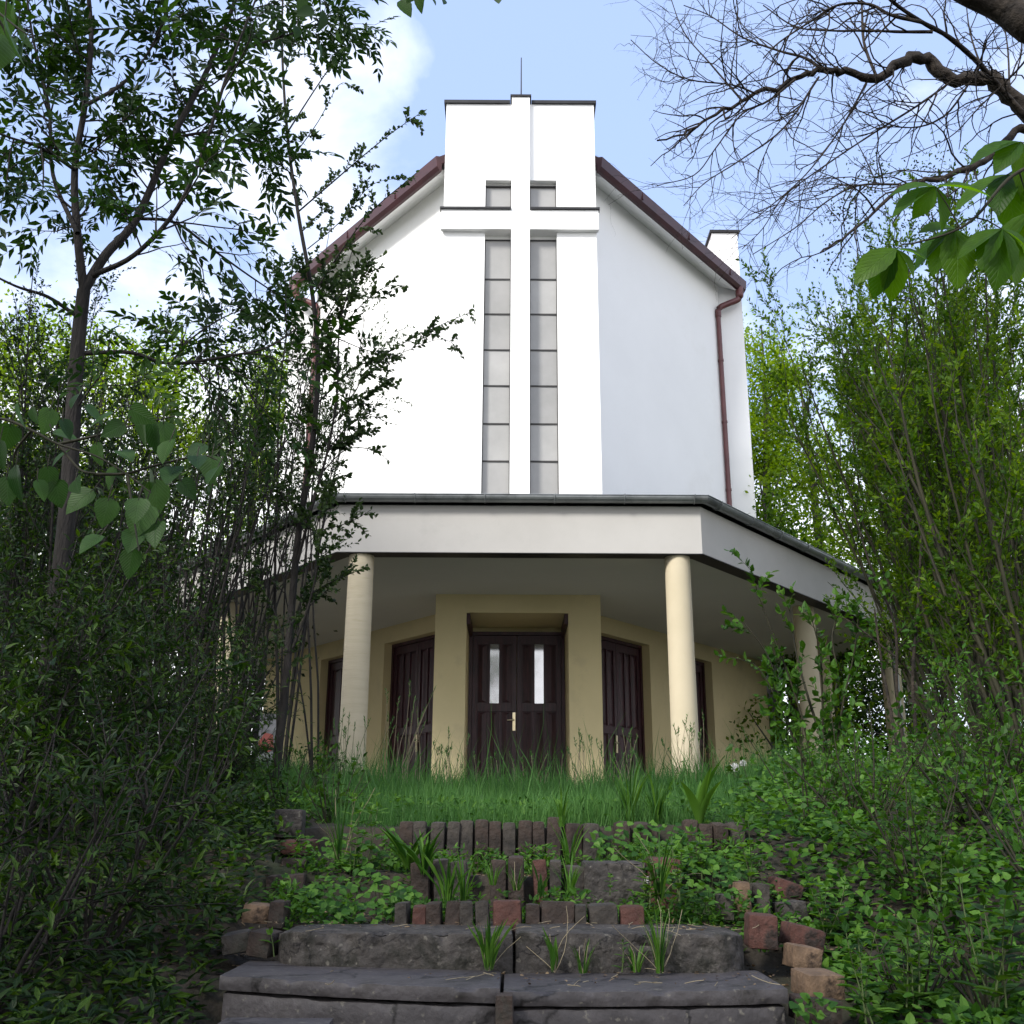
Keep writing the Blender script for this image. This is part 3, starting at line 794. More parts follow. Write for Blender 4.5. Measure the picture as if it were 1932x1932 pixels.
# --- wings
ANG = math.radians(51)
dx, dy = math.cos(ANG), math.sin(ANG)
def wing_mat(side):
    """frame of one wing wall: x runs back along the wall, y into the building, z up"""
    o = Vector((CX + side * 1.45, 18.62, ZF))
    ex = Vector((side * dx, dy, 0)); ey = Vector((-side * dy, dx, 0)); ez = Vector((0, 0, 1))
    Mx = Matrix(((ex.x, ey.x, 0, o.x), (ex.y, ey.y, 0, o.y), (0, 0, 1, o.z), (0, 0, 0, 1)))
    return Mx
def along(side, px):
    """distance along the wing wall where the photo column px meets it"""
    o = wing_mat(side).translation; r = ray(px, 1300)
    # r.x*k = o.x + side*dx*t ; r.y*k = o.y + dy*t
    k = (o.x * dy - side * dx * o.y) / (r[0] * dy - side * dx * r[1])
    return (r[1] * k - o.y) / dy
ZL = PZ  # noqa
tl = [along(1, p) for p in (1228, 1310, 1345, 1447)]
t1_, t2_, t3_, t4_ = tl
t3b = t3_
hl = P(1228, 1217, (wing_mat(1) @ Vector((t1_, 0, 0))).y)[2] - ZF     # lintel height
print('wing t', tl, 'lintel', hl)
HW = ZC - ZF
for side in (-1, 1):
    Mx = wing_mat(side)
    m = MB()
    d2a = t2_ - .55
    def bx(a, b, z0, z1, y0=0, y1=.35):
        m.box(a, b, y0, y1, z0, z1, Mx)
    bx(-.5, .02, 0, HW)                       # hidden start behind portal
    bx(.02, t1_, hl, HW)                      # lintel of first side door
    bx(t1_, d2a, 0, HW)                       # pier
    bx(d2a, t3_, hl - .02, HW)                # lintel of second side door
    bx(t3_, t4_, 0, HW)                       # last wall piece
    m.box(t4_ - .3, t4_, .35, 3.5, 0, HW, Mx)
    wall = m.build('porch_wall', M['ochre'], church)
    panel_door('side_door', Mx @ Matrix.Translation(((.02 + t1_) / 2, .22, 0)), t1_ - .03, hl - .004, church, glass=False)
    panel_door('side_door', Mx @ Matrix.Translation(((d2a + t3_) / 2, .22, 0)), t3_ - d2a - .01, hl - .024, church, glass=False, leaves=1)
    m = MB(); m.box(-.4, t4_ + .2, .36, .5, 0, HW, Mx); m.build('inner_wall', M['wood'], wall)
# --- canopy
cf = 2.60
corner = [(CX - 7.45, 27), (CX - 7.45, 20.1), (CX - cf, 14.2), (CX + cf, 14.2), (CX + 7.45, 20.1), (CX + 7.45, 27)]
ZT = 4.49
def offset(poly, d):
    out = []
    for i, p in enumerate(poly):
        a = Vector(poly[max(i - 1, 0)]); b = Vector(p); c = Vector(poly[min(i + 1, len(poly) - 1)])
        n1 = (b - a); n2 = (c - b)
        n1 = Vector((n1.y, -n1.x)).normalized() if n1.length > 0 else None
        n2 = Vector((n2.y, -n2.x)).normalized() if n2.length > 0 else None
        if n1 is None: n1 = n2
        if n2 is None: n2 = n1
        # outward is to the right of travel (front = -y when travelling +x)
        n = (n1 + n2).normalized(); k = d / max(.3, n.dot(n1))
        out.append((b.x + n.x * k, b.y + n.y * k))
    return out
inner = offset(corner, -.25)
m = MB()
path_o, path_i = corner, inner
for k in range(len(corner) - 1):
    a, b = corner[k], corner[k + 1]; c, d = inner[k + 1], inner[k]
    m.prism([a, b, c, d], ZC - .02, ZT)
canopy = m.build('canopy', M['fascia'], church)
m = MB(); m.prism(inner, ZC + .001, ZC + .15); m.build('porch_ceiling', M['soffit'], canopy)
m = MB()
lip = offset(corner, .012)
for k in range(len(corner) - 1):
    m.prism([lip[k], lip[k + 1], inner[k + 1], inner[k]], ZC - .032, ZC - .021)
m.build('drip_edge', M['dark_metal'], canopy)
# roof sheet of the canopy, rising to the wall
ro = offset(corner, .06); ri = [(CX - 3.4, 27), (CX - 3.4, 21.5), (CX - 1.3, 18.7), (CX + 1.3, 18.7), (CX + 3.4, 21.5), (CX + 3.4, 27)]
m = MB()
for k in range(len(corner) - 1):
    a, b, c, d = ro[k], ro[k + 1], ri[k + 1], ri[k]
    z0_, z1_ = ZT + .125, ZT + .45
    m.add([(*a, z0_), (*b, z0_), (*c, z1_), (*d, z1_), (*a, z0_ - .03), (*b, z0_ - .03), (*c, z1_ - .03), (*d, z1_ - .03)],
          [(0, 1, 2, 3), (7, 6, 5, 4), (0, 4, 5, 1), (2, 6, 7, 3)])
m.build('canopy_roof', M['zincdark'], canopy)
# half-round gutter
prof = [(.03 + .062 * math.cos(a) + .055, .02 - .062 * math.sin(a) + .06) for a in np.linspace(math.pi, 0, 11)]
prof = [(.02 + .085 + .085 * math.cos(a), .115 - .095 * math.sin(a)) for a in np.linspace(math.pi, 0, 11)] + \
       [(.02 + .085 + .080 * math.cos(a), .115 - .088 * math.sin(a)) for a in np.linspace(0, math.pi, 11)]
gpts = []
for i, p in enumerate(corner):
    q1 = offset(corner, 1.0)[i]
    gpts.append(((p[0], p[1], ZT - .005), (q1[0] - p[0], q1[1] - p[1])))
m = MB(); m.sweep(prof, gpts, smooth=False)
# bead along the front lip
bead = [(q[0][0] + q[1][0] * .192, q[0][1] + q[1][1] * .192, ZT + .112) for q in gpts]
for k in range(len(bead) - 1): m.tube([bead[k], bead[k + 1]], .008, 6)
gut = m.build('gutter', M['zinc'], canopy)
m = MB()
for k in range(1, len(corner) - 2):
    a = Vector((*corner[k], ZT)); b = Vector((*corner[k + 1], ZT)); d = (b - a).normalized(); nn = Vector((d.y, -d.x, 0))
    L_ = (b - a).length; n_ = int(L_ // 1.0)
    for i in range(n_ + 1):
        c = a + d * (L_ - n_ * 1.0) / 2 + d * i * 1.0 if L_ > n_ else a + d * i
        if c.x < -99: continue
        ps = [c + nn * (.105 + .093 * math.cos(w)) + Vector((0, 0, .110 - .103 * math.sin(w))) for w in np.linspace(math.pi, 0, 9)]
        m = MB(); m.tube([ps[0] + Vector((0, 0, .03))] + ps + [ps[-1] + Vector((0, 0, .015))], .009, 5)
        m.build('gutter_bracket', M['zinc'], gut)
# canopy downpipes at the rear corners
for side in (-1, 1):
    cxp, cyp = CX + side * 7.50, 20.05
    m = MB(); m.tube([(cxp, cyp, ZT), (cxp - side * .1, cyp - .02, ZT - .3), (cxp - side * .16, cyp, ZC - .1), (cxp - side * .16, cyp, .4)], .05, 10)
    m.build('canopy_downpipe', M['zinc'], canopy)
# porch floor
m = MB(); fl = offset(corner, -.55); m.prism(fl, ZF - .35, ZF); m.build('porch_floor', M['porch'], church)
# columns
def column(x, y, r=.185, mt='column'):
    m = MB(); m.lathe(x, y, [(r + .003, ZF - .3), (r + .003, ZF + .5), (r, ZF + 1.5), (r - .006, ZC + .01)], 48)
    m.build('column', M[mt], church)
cm = mat('column_render', (0.50, 0.435, 0.305), (0.55, 0.48, 0.345), 0.88, 1.2, bump=0.2, bscale=40, stain=(0.46, 0.39, 0.24), stain_scale=1.0, stain_pos=(.6, .9), bdist=0.004)
M['column'] = cm
M['column_cracked'] = mat('cracked_column_render', (0.50, 0.435, 0.305), (0.55, 0.48, 0.345), 0.88, 1.2, stretch=(1.0, 1.0, 9.0), bump=0.75, bscale=4.5, stain=(0.44, 0.375, 0.24), stain_scale=3.0, stain_pos=(.58, .75), bdist=0.008)
for side in (-1, 1):
    column(CX + side * 2.27, 14.40, mt='column_cracked' if side < 0 else 'column')
    column(CX + side * 5.02, 17.86)
    column(CX + side * 7.42 - side * .02, 20.45)
    column(CX + side * 6.2, 21.0, .18)
# --- upper white body
ZU = ZT + .12
yt = 17.2
def TZ(py): return P(978, py, yt)[2]
def TX(px, py): return P(px, py, yt)[0]
ztop = TZ(197); zxt = TZ(402); zxb = TZ(438)
wl0, wl1, wr0, wr1 = TX(913, 560), TX(963.5, 560), TX(999.5, 560), TX(1051.5, 560)
txl, txr = CX - 1.46 + .01, CX + 1.46 + .01
zw1 = TZ(340)         # top of upper windows
rec = .13
ybk = 21.0
m = MB()
m.box(txl, wl0, yt, ybk, ZU, ztop); m.box(wr1, txr, yt, ybk, ZU, ztop)         # side bodies
m.box(wl0, wr1, yt, ybk, zw1, ztop)                                            # above windows
m.box(wl1, wr0, yt, ybk, ZU, zw1)                                              # mullion wall behind cross
m.box(wl0, wl1, yt + .5, ybk, ZU, zw1); m.box(wr0, wr1, yt + .5, ybk, ZU, zw1)  # dark back behind panes
m.box(wl0, wl1, yt + .001, yt + .5, zxb, zxt); m.box(wr0, wr1, yt + .001, yt + .5, zxb, zxt)
tower = m.build('tower', M['white_render'], church)
# cross in relief
cp = .11
m = MB()
cvx0, cvx1 = wl1 + .002, wr0 - .002
m.box(cvx0, cvx1, yt - cp, yt - .002, ZU, TZ(190))
m.box(txl - .035, cvx0, yt - cp + .002, yt - .002, zxb, zxt); m.box(cvx1, txr + .035, yt - cp + .002, yt - .002, zxb, zxt)
cross = m.build('cross', M['white_render'], tower)
m = MB()
m.box(txl - .06, cvx0 - .002, yt - cp - .035, yt - .001, zxt + .002, zxt + .045); m.build('cross_flashing', M['dark_metal'], cross); m = MB(); m.box(cvx1 + .002, txr + .06, yt - cp - .035, yt - .001, zxt + .002, zxt + .045); m.build('cross_flashing', M['dark_metal'], cross); m = MB()
m.box(cvx0 - .03, cvx1 + .03, yt - cp - .03, yt + .3, TZ(190) + .002, TZ(190) + .04)
m.build('cross_flashing', M['dark_metal'], cross)
m = MB()
m.box(txl - .045, cvx0 - .035, yt - .045, ybk, ztop + .002, ztop + .07); m.box(cvx1 + .035, txr + .045, yt - .045, ybk, ztop + .002, ztop + .07)
m.box(cvx0 - .035, cvx1 + .035, yt + .31, ybk, ztop + .002, ztop + .07)
m.build('tower_coping', M['dark_metal'], tower)
m = MB(); ax = TX(983.5, 150); m.tube([(ax, yt + .15, ztop), (ax, yt + .15, P(984, 109, yt + .15)[2])], [.016, .010], 8)
m.build('lightning_rod', M['dark_metal'], tower)
# window strips
def strip(xa, xb, zlist, ztp):
    w = MB()
    for z in zlist: w.box(xa, xb, yt + rec - .016, yt + rec + .02, z - .013, z + .013)
    w.box(xa, xa + .014, yt + rec - .03, yt + rec + .015, zlist[-1] if False else ZU if len(zlist) > 3 else zxt + .03, ztp)
    w.box(xb - .014, xb, yt + rec - .03, yt + rec + .015, ZU if len(zlist) > 3 else zxt + .03, ztp)
    f = w.build('window_frame', M['frame'], tower)
    return f
zl = [TZ(q) for q in (447, 521, 587, 655, 723, 795, 866, 940)]
for (xa, xb) in ((wl0, wl1), (wr0, wr1)):
    f = strip(xa, xb, zl, zl[0])
    tops = [zl[0]] + zl[1:]
    rp_ = np.random.default_rng(int(xa * 100) % 97)
    for k in range(7):
        a_, b_ = zl[k + 1] + .013, zl[k] - .013
        pm = MB(); tl_ = rp_.normal(0, .0012)
        pm.add([(xa + .014, yt + rec + tl_, a_), (xb - .014, yt + rec - tl_, a_), (xb - .014, yt + rec - tl_ + .001, b_), (xa + .014, yt + rec + tl_, b_),
                (xa + .014, yt + rec + .01, a_), (xb - .014, yt + rec + .01, a_), (xb - .014, yt + rec + .01, b_), (xa + .014, yt + rec + .01, b_)],
               [(0, 1, 2, 3), (7, 6, 5, 4), (0, 4, 5, 1), (1, 5, 6, 2), (2, 6, 7, 3), (3, 7, 4, 0)])
        pm.build('window_pane', M['glassgrey'], f)
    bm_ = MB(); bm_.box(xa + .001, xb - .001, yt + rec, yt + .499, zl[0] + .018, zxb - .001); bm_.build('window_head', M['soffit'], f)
    zz = [TZ(346), TZ(398)]
    f2 = MB()
    f2.box(xa, xb, yt + rec - .035, yt + rec + .02, zz[0] - .016, zz[0] + .016)
    f2.box(xa, xa + .014, yt + rec - .03, yt + rec + .015, zxt, zz[0]); f2.box(xb - .014, xb, yt + rec - .03, yt + rec + .015, zxt, zz[0])
    f2 = f2.build('window_frame', M['frame'], tower)
    pm = MB(); pm.box(xa + .014, xb - .014, yt + rec, yt + rec + .01, zxt, zz[0] - .016); pm.build('window_pane', M['glassgrey'], f2)
    bm_ = MB(); bm_.box(xa + .001, xb - .001, yt + rec, yt + .499, zz[0] + .018, zw1 - .001); bm_.build('window_head', M['soffit'], f2)
# wing walls, upper
ZE = 12.85            # underside of the eave box
tend = 5.62
for side in (-1, 1):
    Mx = wing_mat(side)
    h0 = ZU - .05 - ZF
    m = MB()
    m.box(-.6, tend, 0, .4, h0, ZE + .36 - ZF, Mx)
    m.box(tend - .4, tend, .4, 5, h0, ZE + .36 - ZF, Mx)
    w_ = m.build('upper_wall', M['white_render'], church)
    # rounded plaster cornice under the eave
    m = MB()
    prof_ = [(.002, .22), (.10, .205), (.22, .15), (.33, .07), (.40, .02), (.44, .0), (.44, .13), (.002, .42)]
    vs = []
    for tt in (-.12, tend + .22):
        for a_, b_ in prof_: vs.append(tuple(Mx @ Vector((tt, -a_, ZE - ZF + b_))))
    n_ = len(prof_)
    m.add(vs, [(i, (i + 1) % n_, n_ + (i + 1) % n_, n_ + i) for i in range(n_)] + [tuple(range(n_)), tuple(range(2 * n_ - 1, n_ - 1, -1))])
    m.build('eave_cornice', M['white_render'], w_)
    # maroon box gutter / eave
    m = MB(); z0_ = ZE - ZF
    prof_ = [(.442, .0), (.50, .01), (.56, .09), (.59, .31), (.50, .34), (.0, .76), (.0, .55), (.442, .20)]
    vs = []
    for tt in (-.34, 6.05):
        for a_, b_ in prof_: vs.append(tuple(Mx @ Vector((tt, -a_, z0_ + b_))))
    n_ = len(prof_)
    m.add(vs, [(i, (i + 1) % n_, n_ + (i + 1) % n_, n_ + i) for i in range(n_)] + [tuple(range(n_)), tuple(range(2 * n_ - 1, n_ - 1, -1))])
    ev = m.build('eave_gutter', M['maroon'], w_)
    m = MB()
    for tt in np.arange(1.2, tend, 2.0):
        m = MB(); m.box(tt, tt + .03, -.596, -.56, z0_ + .12, z0_ + .30, Mx); m.build('gutter_joint', M['maroon'], ev)
    # roof plane behind the eave
    m = MB()
    vs = [Mx @ Vector(q) for q in ((-.3, -.4, z0_ + .44), (6.04, -.4, z0_ + .44), (6.04, 3.5, z0_ + 2.3), (-.3, 3.5, z0_ + 2.3))]
    vs = [tuple(q) for q in vs] + [tuple(q - Vector((0, 0, .04))) for q in vs]
    m.add(vs, [(0, 1, 2, 3), (7, 6, 5, 4), (0, 4, 5, 1), (1, 5, 6, 2), (2, 6, 7, 3), (3, 7, 4, 0)])
    m.build('roof', M['rooftile'], w_)
    # downpipe with swan neck
    def q(t, y, z): return tuple(Mx @ Vector((t, y, z - ZF)))
    zt_ = ZE
    pts = [q(tend + .22, -.48, zt_ + .08), q(tend + .22, -.48, zt_ - .12), q(tend + .18, -.44, zt_ - .25), q(tend + .0, -.26, zt_ - .38), q(tend - .16, -.09, zt_ - .52), q(tend - .18, -.07, zt_ - .75)]
    pts = list(smooth_path(pts, 4))
    m = MB(); m.tube(pts, [.10] * 6 + [.075] * (len(pts) - 6), 12); m.tube([pts[-1], q(tend - .18, -.07, ZU + .1)], .058, 12)
    for zc_ in (5.9, 7.6, 9.3, 10.9):
        m.tube([q(tend - .18, -.07, zc_), q(tend - .18, -.07, zc_ + .05)], .070, 12)
    m.build('downpipe', M['maroonpipe'], w_)
    # end pilaster with chimney top
    yb = 23.1
    xi = abs((Mx @ Vector((tend, 0, 0))).x - CX) - .5
    xo = P(1417, 975, yb)[0] - CX
    zc = P(1395, 440, yb)[2]
    xi, xo = 4.95, 5.60
    a_, b_ = sorted((CX + side * xi, CX + side * xo))
    if side < 0: zc = ZE - .25
    m = MB(); m.box(a_, b_, yb, yb + .9, ZU - .1, zc)
    pil = m.build('chimney' if side > 0 else 'end_pilaster', M['white_render'], church)
    if side > 0:
        m = MB(); m.box(a_ - .05, b_ + .05, yb - .05, yb + .95, zc + .002, zc + .07); m.build('chimney_cap', M['dark_metal'], pil)
# back of the body so that nothing is open
m = MB(); m.box(CX - 5.3, CX + 5.3, 24.5, 30, ZF, ZE + .3); m.build('rear_body', M['white_render'], church)
# notice board by the left porch wall
nb = empty('notice_board', (P(505, 1500, 15.8)[0], 15.8, .3), 'grey weathered notice board with red patch beside the left porch wall', 'notice board')
xa, xb = P(484, 1400, 15.8)[0], P(524, 1400, 15.8)[0]; za, zb = P(500, 1478, 15.8)[2], P(500, 1346, 15.8)[2]
m = MB(); m.box(xa + .02, xb - .02, 15.80, 15.83, za, zb); pn = m.build('panel', M['panel'], nb)
m = MB(); cxr, czr = P(505, 1398, 15.79)[0], P(505, 1398, 15.79)[2]
fan = [(cxr + .14 * math.cos(w), 15.792, czr + .16 * math.sin(w)) for w in np.linspace(math.pi * 1.02, math.pi * 1.75, 9)] + [(cxr + .07, 15.792, czr + .1), (cxr - .05, 15.792, czr + .12)]
m.add(fan + [(p[0], 15.799, p[2]) for p in fan], [tuple(range(len(fan))), tuple(range(2 * len(fan) - 1, len(fan) - 1, -1))])
m.build('red_patch', M['redpatch'], pn)
m = MB(); m.tube([(xa, 15.8, .2), (xa, 15.8, zb + .02), (xb, 15.8, zb + .02), (xb, 15.8, .2)], .022, 8); m.build('post_frame', M['frame'], nb)
# ------------------------------------------------------------------ vegetation
def px_path(pts, Y, n=5):
    """limb drawn from photo positions; Y a distance or a pair running along it"""
    if not hasattr(Y, '__len__'): Y = (Y, Y)
    k = len(pts)
    w = [P(x, y, Y[0] + (Y[1] - Y[0]) * i / max(1, k - 1)) for i, (x, y) in enumerate(pts)]
    return smooth_path(w, n)
def gz(x, y): return float(ground(x, y))

# --- tall ash on the left, in front
def ash():
    rng = np.random.default_rng(101); Yd = 5.2
    b = P(60, 1560, Yd); b[2] = gz(b[0], Yd)
    root = empty('ash_tree', b, 'tall dark ash with forked trunk and feathery leaves at the left edge', 'tree')
    WD, LV = Wood(), Leaves(rng, 'lance')
    tr = smooth_path([b] + [P(x, y, Yd) for x, y in [(75, 1400), (88, 1300), (108, 1140), (128, 950), (138, 780), (148, 640), (158, 548)]], 5)
    WD.tube(tr, np.linspace(.056, .036, len(tr)), 12)
    limbs = [
        ([(158, 548), (146, 440), (141, 320), (160, 200), (172, 70), (160, -80), (150, -260)], (5.2, 5.0), .026),
        ([(158, 548), (200, 480), (258, 412), (325, 260), (392, 130), (450, -20), (500, -220)], (5.2, 5.6), .030),
        ([(175, 520), (255, 480), (335, 392), (388, 270), (432, 130), (486, -10)], (5.1, 4.7), .016),
        ([(150, 667), (245, 665), (322, 686), (430, 672), (505, 655), (560, 620)], (5.2, 5.6), .013),
        ([(146, 440), (100, 330), (92, 200), (60, 60), (40, -100)], (5.1, 5.5), .014),
        ([(141, 320), (80, 280), (20, 260), (-60, 230)], (5.1, 4.6), .012),
        ([(150, 600), (90, 560), (30, 540), (-50, 500)], (5.2, 4.8), .013),
        ([(258, 412), (330, 420), (400, 470), (470, 520), (530, 560)], (5.4, 5.8), .011),
        ([(325, 260), (400, 250), (460, 270), (520, 300)], (5.5, 5.7), .010),
        ([(160, 200), (240, 150), (300, 60), (330, -60)], (5.0, 5.2), .012),
        ([(392, 130), (470, 90), (560, 60), (640, 30)], (5.6, 5.9), .010),
        ([(60, 60), (-20, 40), (-100, 30)], (5.5, 5.4), .012),
        ([(138, 780), (180, 720), (200, 690), (206, 640)], (5.2, 5.0), .006),
        ([(430, 672), (470, 740), (500, 800)], (5.6, 5.6), .007),
        ([(322, 686), (360, 640), (420, 600), (470, 580)], (5.4, 5.5), .007),
    ]
    leaf = dict(per_m=13, len=.088, wr=.38, compound=4, rach=2.8, droop=-.15, tilt=.5, wood=WD, start=.25)
    sp = [dict(den=9.5, len=.55, r=.006, ang=(.5, 1.25), seg=4, wig=.14, up=.05, t0=.12, sides=4, leaf=True), ]
    for pts, Y, r in limbs:
        p = px_path(pts, Y)
        WD.tube(p, np.linspace(r, r * .35, len(p)), 8)
        ramify(rng, WD, LV, p, np.linspace(r, r * .35, len(p)), sp, leaf)
    finish(root, b, WD, LV, M['bark_dark'], LM['ash'])
    print('ash leaves', LV.count())
ash()

# --- slim young tree in front of the left column
def young():
    rng = np.random.default_rng(102); Yd = 7.6
    b = P(523, 1470, Yd); b[2] = gz(b[0], Yd)
    root = empty('young_tree', b, 'slim young tree with small round leaves before the left porch column', 'tree')
    WD, LV = Wood(), Leaves(rng, 'ovate')
    main = smooth_path([b] + [P(x, y, Yd) for x, y in [(524, 1425), (538, 1300), (550, 1150), (564, 1000), (588, 850), (600, 700), (590, 560), (562, 400), (542, 250), (532, 80), (536, -60)]], 5)
    WD.tube(main, np.linspace(.036, .008, len(main)), 10)
    subs = [([(556, 1080), (590, 950), (618, 850), (636, 740), (640, 620), (660, 540)], .014, 0), ([(545, 1240), (580, 1150), (600, 1060), (604, 960)], .012, 0),
            ([(600, 760), (660, 700), (720, 672), (790, 632), (885, 590)], .008, 1), ([(618, 850), (660, 800), (700, 785), (742, 802)], .006, 1),
            ([(600, 900), (650, 850), (700, 848), (738, 872)], .006, 1), ([(588, 560), (640, 480), (700, 400), (786, 326)], .008, 1),
            ([(562, 400), (620, 350), (690, 290), (740, 250), (792, 214)], .008, 1), ([(563, 1020), (610, 1000), (660, 985), (700, 962)], .006, 1),
            ([(542, 250), (600, 160), (650, 90), (692, 52)], .008, 1), ([(600, 700), (660, 600), (720, 545), (765, 538)], .006, 1),
            ([(596, 640), (640, 560), (690, 500), (728, 480)], .006, 1), ([(540, 1290), (560, 1180), (580, 1120), (610, 1080)], .006, 1),
            ([(545, 1240), (520, 1160), (490, 1100), (470, 1040)], .007, 1), ([(564, 1000), (530, 930), (505, 860), (490, 790)], .007, 1),
            ([(600, 700), (560, 640), (540, 560), (515, 500)], .007, 1), ([(535, 150), (560, 60), (600, -10)], .006, 1), ([(640, 640), (690, 660), (740, 668)], .005, 1),
            ([(550, 300), (600, 230), (640, 160), (670, 165)], .005, 1), ([(580, 470), (640, 420), (700, 350), (760, 335)], .005, 1), ([(620, 800), (670, 740), (690, 700), (760, 665), (830, 640), (865, 655)], .005, 1)]
    leaf = dict(per_m=125, len=.040, wr=.70, droop=-.05, tilt=.7, start=.1)
    tw = [dict(den=13, len=.20, r=.0035, ang=(.4, 1.1), seg=3, wig=.15, up=.05, t0=.1, sides=3, leaf=True)]
    st = [dict(den=4.2, len=.58, r=.006, ang=(.5, 1.0), seg=4, wig=.12, up=.25, t0=.25, sides=4, leaf=True), tw[0]]
    for pts, r, k in subs:
        p = px_path(pts, (Yd, Yd + rng.uniform(-.5, .5)))
        WD.tube(p, np.linspace(r, r * .3, len(p)), 5)
        ramify(rng, WD, LV, p, np.linspace(r, r * .3, len(p)), tw if k else st, leaf)
        if k: place_leaves(rng, LV, p[len(p) // 3:], dict(leaf, per_m=30))
    ramify(rng, WD, LV, main, np.linspace(.03, .008, len(main)), [dict(st[0], den=3.4, len=.5, t0=.38), tw[0]], leaf)
    place_leaves(rng, LV, px_path([(546, 1180), (560, 1090), (580, 1060)], Yd), dict(leaf, per_m=60))
    finish(root, b, WD, LV, M['bark_dark'], LM['round'])
    print('young leaves', LV.count())
young()

# --- generic many-stemmed shrub
def shrub(name, label, cat, x, y, h, spread, nst, seed, leaf, lm, stem_mat, kind='tiny', r0=.012, lean=(0, 0), group=None, lvl=None, bend=.25, z0=None, bare=.2, sides=5, wname='stems', lname='foliage', subden=None):
    rng = np.random.default_rng(seed)
    b = np.array([x, y, gz(x, y) if z0 is None else z0])
    root = empty(name, b, label, cat, group)
    WD, LV = Wood(), Leaves(rng, kind)
    lvl = lvl or [dict(den=4.0, len=h * .28, r=.005, ang=(.35, .8), seg=4, wig=.10, up=.25, t0=bare, sides=3, leaf=False),
                  dict(den=7.0, len=h * .11, r=.0025, ang=(.4, 1.0), seg=3, wig=.12, up=.1, t0=.1, sides=3, leaf=True)]
    for i in range(nst):
        a = rng.uniform(0, 6.283); q = rng.uniform(0, 1) ** .6
        d = np.array([math.cos(a) * spread * q + lean[0], math.sin(a) * spread * q + lean[1], 1.0]); d /= np.linalg.norm(d)
        L = h * rng.uniform(.65, 1.05)
        s0 = b + np.array([math.cos(a), math.sin(a), 0]) * rng.uniform(0, .16) * h * .5 * min(spread, 1) - np.array([0, 0, .05])
        p = wander(rng, s0, d, L, 9, .045, bend)
        r = r0 * rng.uniform(.6, 1.2)
        rad = np.linspace(r, r * .25, len(p))
        WD.tube(p, rad, sides)
        ramify(rng, WD, LV, p, rad, lvl, leaf)
    finish(root, b, WD, LV, stem_mat, lm, wname, lname)
    return root, LV.count()

tot = 0
# --- thicket of willowy shrubs on the right
wleaf = dict(per_m=75, len=.050, wr=.46, droop=.1, tilt=.9, start=.05)
def wl(h, d=1.0):
    return [dict(den=3.0 * d, len=h * .24, r=.006, ang=(.25, .6), seg=5, wig=.07, up=.3, t0=.22, sides=3, leaf=False),
            dict(den=9.5 * d, len=h * .085, r=.002, ang=(.35, .9), seg=3, wig=.12, up=.15, t0=.1, sides=3, leaf=True)]
RT = [  # px, Y, height, spread, stems, lean x, density
 (1790, 9.2, 4.9, .18, 14, -.20, 1.0, 'willowy shrub leaning its outer stems toward the maroon downpipe'),
 (1830, 8.2, 4.4, .20, 12, -.10, 1.0, 'willowy shrub with long fanned stems in the middle of the right thicket'),
 (1890, 9.6, 5.2, .16, 13, -.05, 1.0, 'tallest willowy shrub of the right thicket, below the bare limb'),
 (1970, 7.6, 4.2, .22, 12, -.08, 1.0, 'willowy shrub cut by the right edge of the picture'),
 (1880, 12.5, 5.6, .22, 11, -.10, .9, 'willowy shrub standing behind the tallest one, left of it'),
 (1860, 16.0, 7.2, .20, 14, -.05, 1.3, 'rear willowy shrub whose crown stands over the canopy end on the right'),
 (1930, 6.4, 3.0, .22, 12, -.06, 1.2, 'lower willowy shrub with crossing brown stems at the right edge'),
]
for i, (px, Yd, h, sp, ns, lx, dn, lab) in enumerate(RT):
    x = (px - 966) / F * Yd * 1.0
    r, n = shrub('willow_shrub', lab, 'shrub', x, Yd, h, sp, ns, 300 + i, wleaf, LM['willow'], M['stem'], 'tiny', r0=.020, lean=(lx, 0), group='willowy shrubs right of the church', lvl=wl(h, dn), bend=.12, bare=.2)
    tot += n
print('willow', tot)
# --- thicket of thin dark stems on the left
tot = 0
dleaf = dict(per_m=60, len=.042, wr=.5, droop=.0, tilt=.9, start=.05)
LT = [
 (425, 8.4, 3.9, .15, 10, .03, .35, 'thin stemmed dark shrub right before the left end of the canopy'),
 (330, 7.4, 3.6, .16, 11, .02, .55, 'thin stemmed dark shrub between the ash trunk and the canopy end'),
 (240, 8.2, 3.4, .16, 12, .0, .7, 'dense thin stemmed shrub just right of the ash trunk'),
 (120, 7.6, 3.0, .20, 12, .0, 1.1, 'thin stemmed shrub directly behind the ash trunk'),
 (10, 7.8, 3.3, .20, 12, .0, 1.1, 'thin stemmed shrub at the left edge behind the ash'),
 (480, 10.2, 4.0, .14, 8, .0, .4, 'thin stemmed shrub close to the grey notice board'),
 (40, 9.5, 5.0, .18, 11, .0, 1.0, 'tall thin shrub at the left edge reaching up to the ash fork'),
 (330, 9.8, 4.6, .14, 9, .02, 1.0, 'tall thin shrub in front of the left downpipe side, right of the pale tree'),
 (180, 11.5, 4.2, .20, 12, .0, 1.1, 'shrub behind the left thicket, below the pale tree and ash fork'),
 (300, 12.2, 4.2, .16, 10, .0, .6, 'rear shrub left of the canopy end, its top level with the gutter'),
]
for i, (px, Yd, h, sp, ns, lx, dn, lab) in enumerate(LT):
    x = (px - 966) / F * Yd
    r, n = shrub('thicket_shrub', lab, 'shrub', x, Yd, h, sp, ns, 400 + i, dleaf, LM['dark'], M['bark_dark'], 'tiny', r0=.016, lean=(lx, 0), group='thin stemmed shrubs left of the church', lvl=wl(h, dn), bend=.10)
    tot += n
print('left', tot)
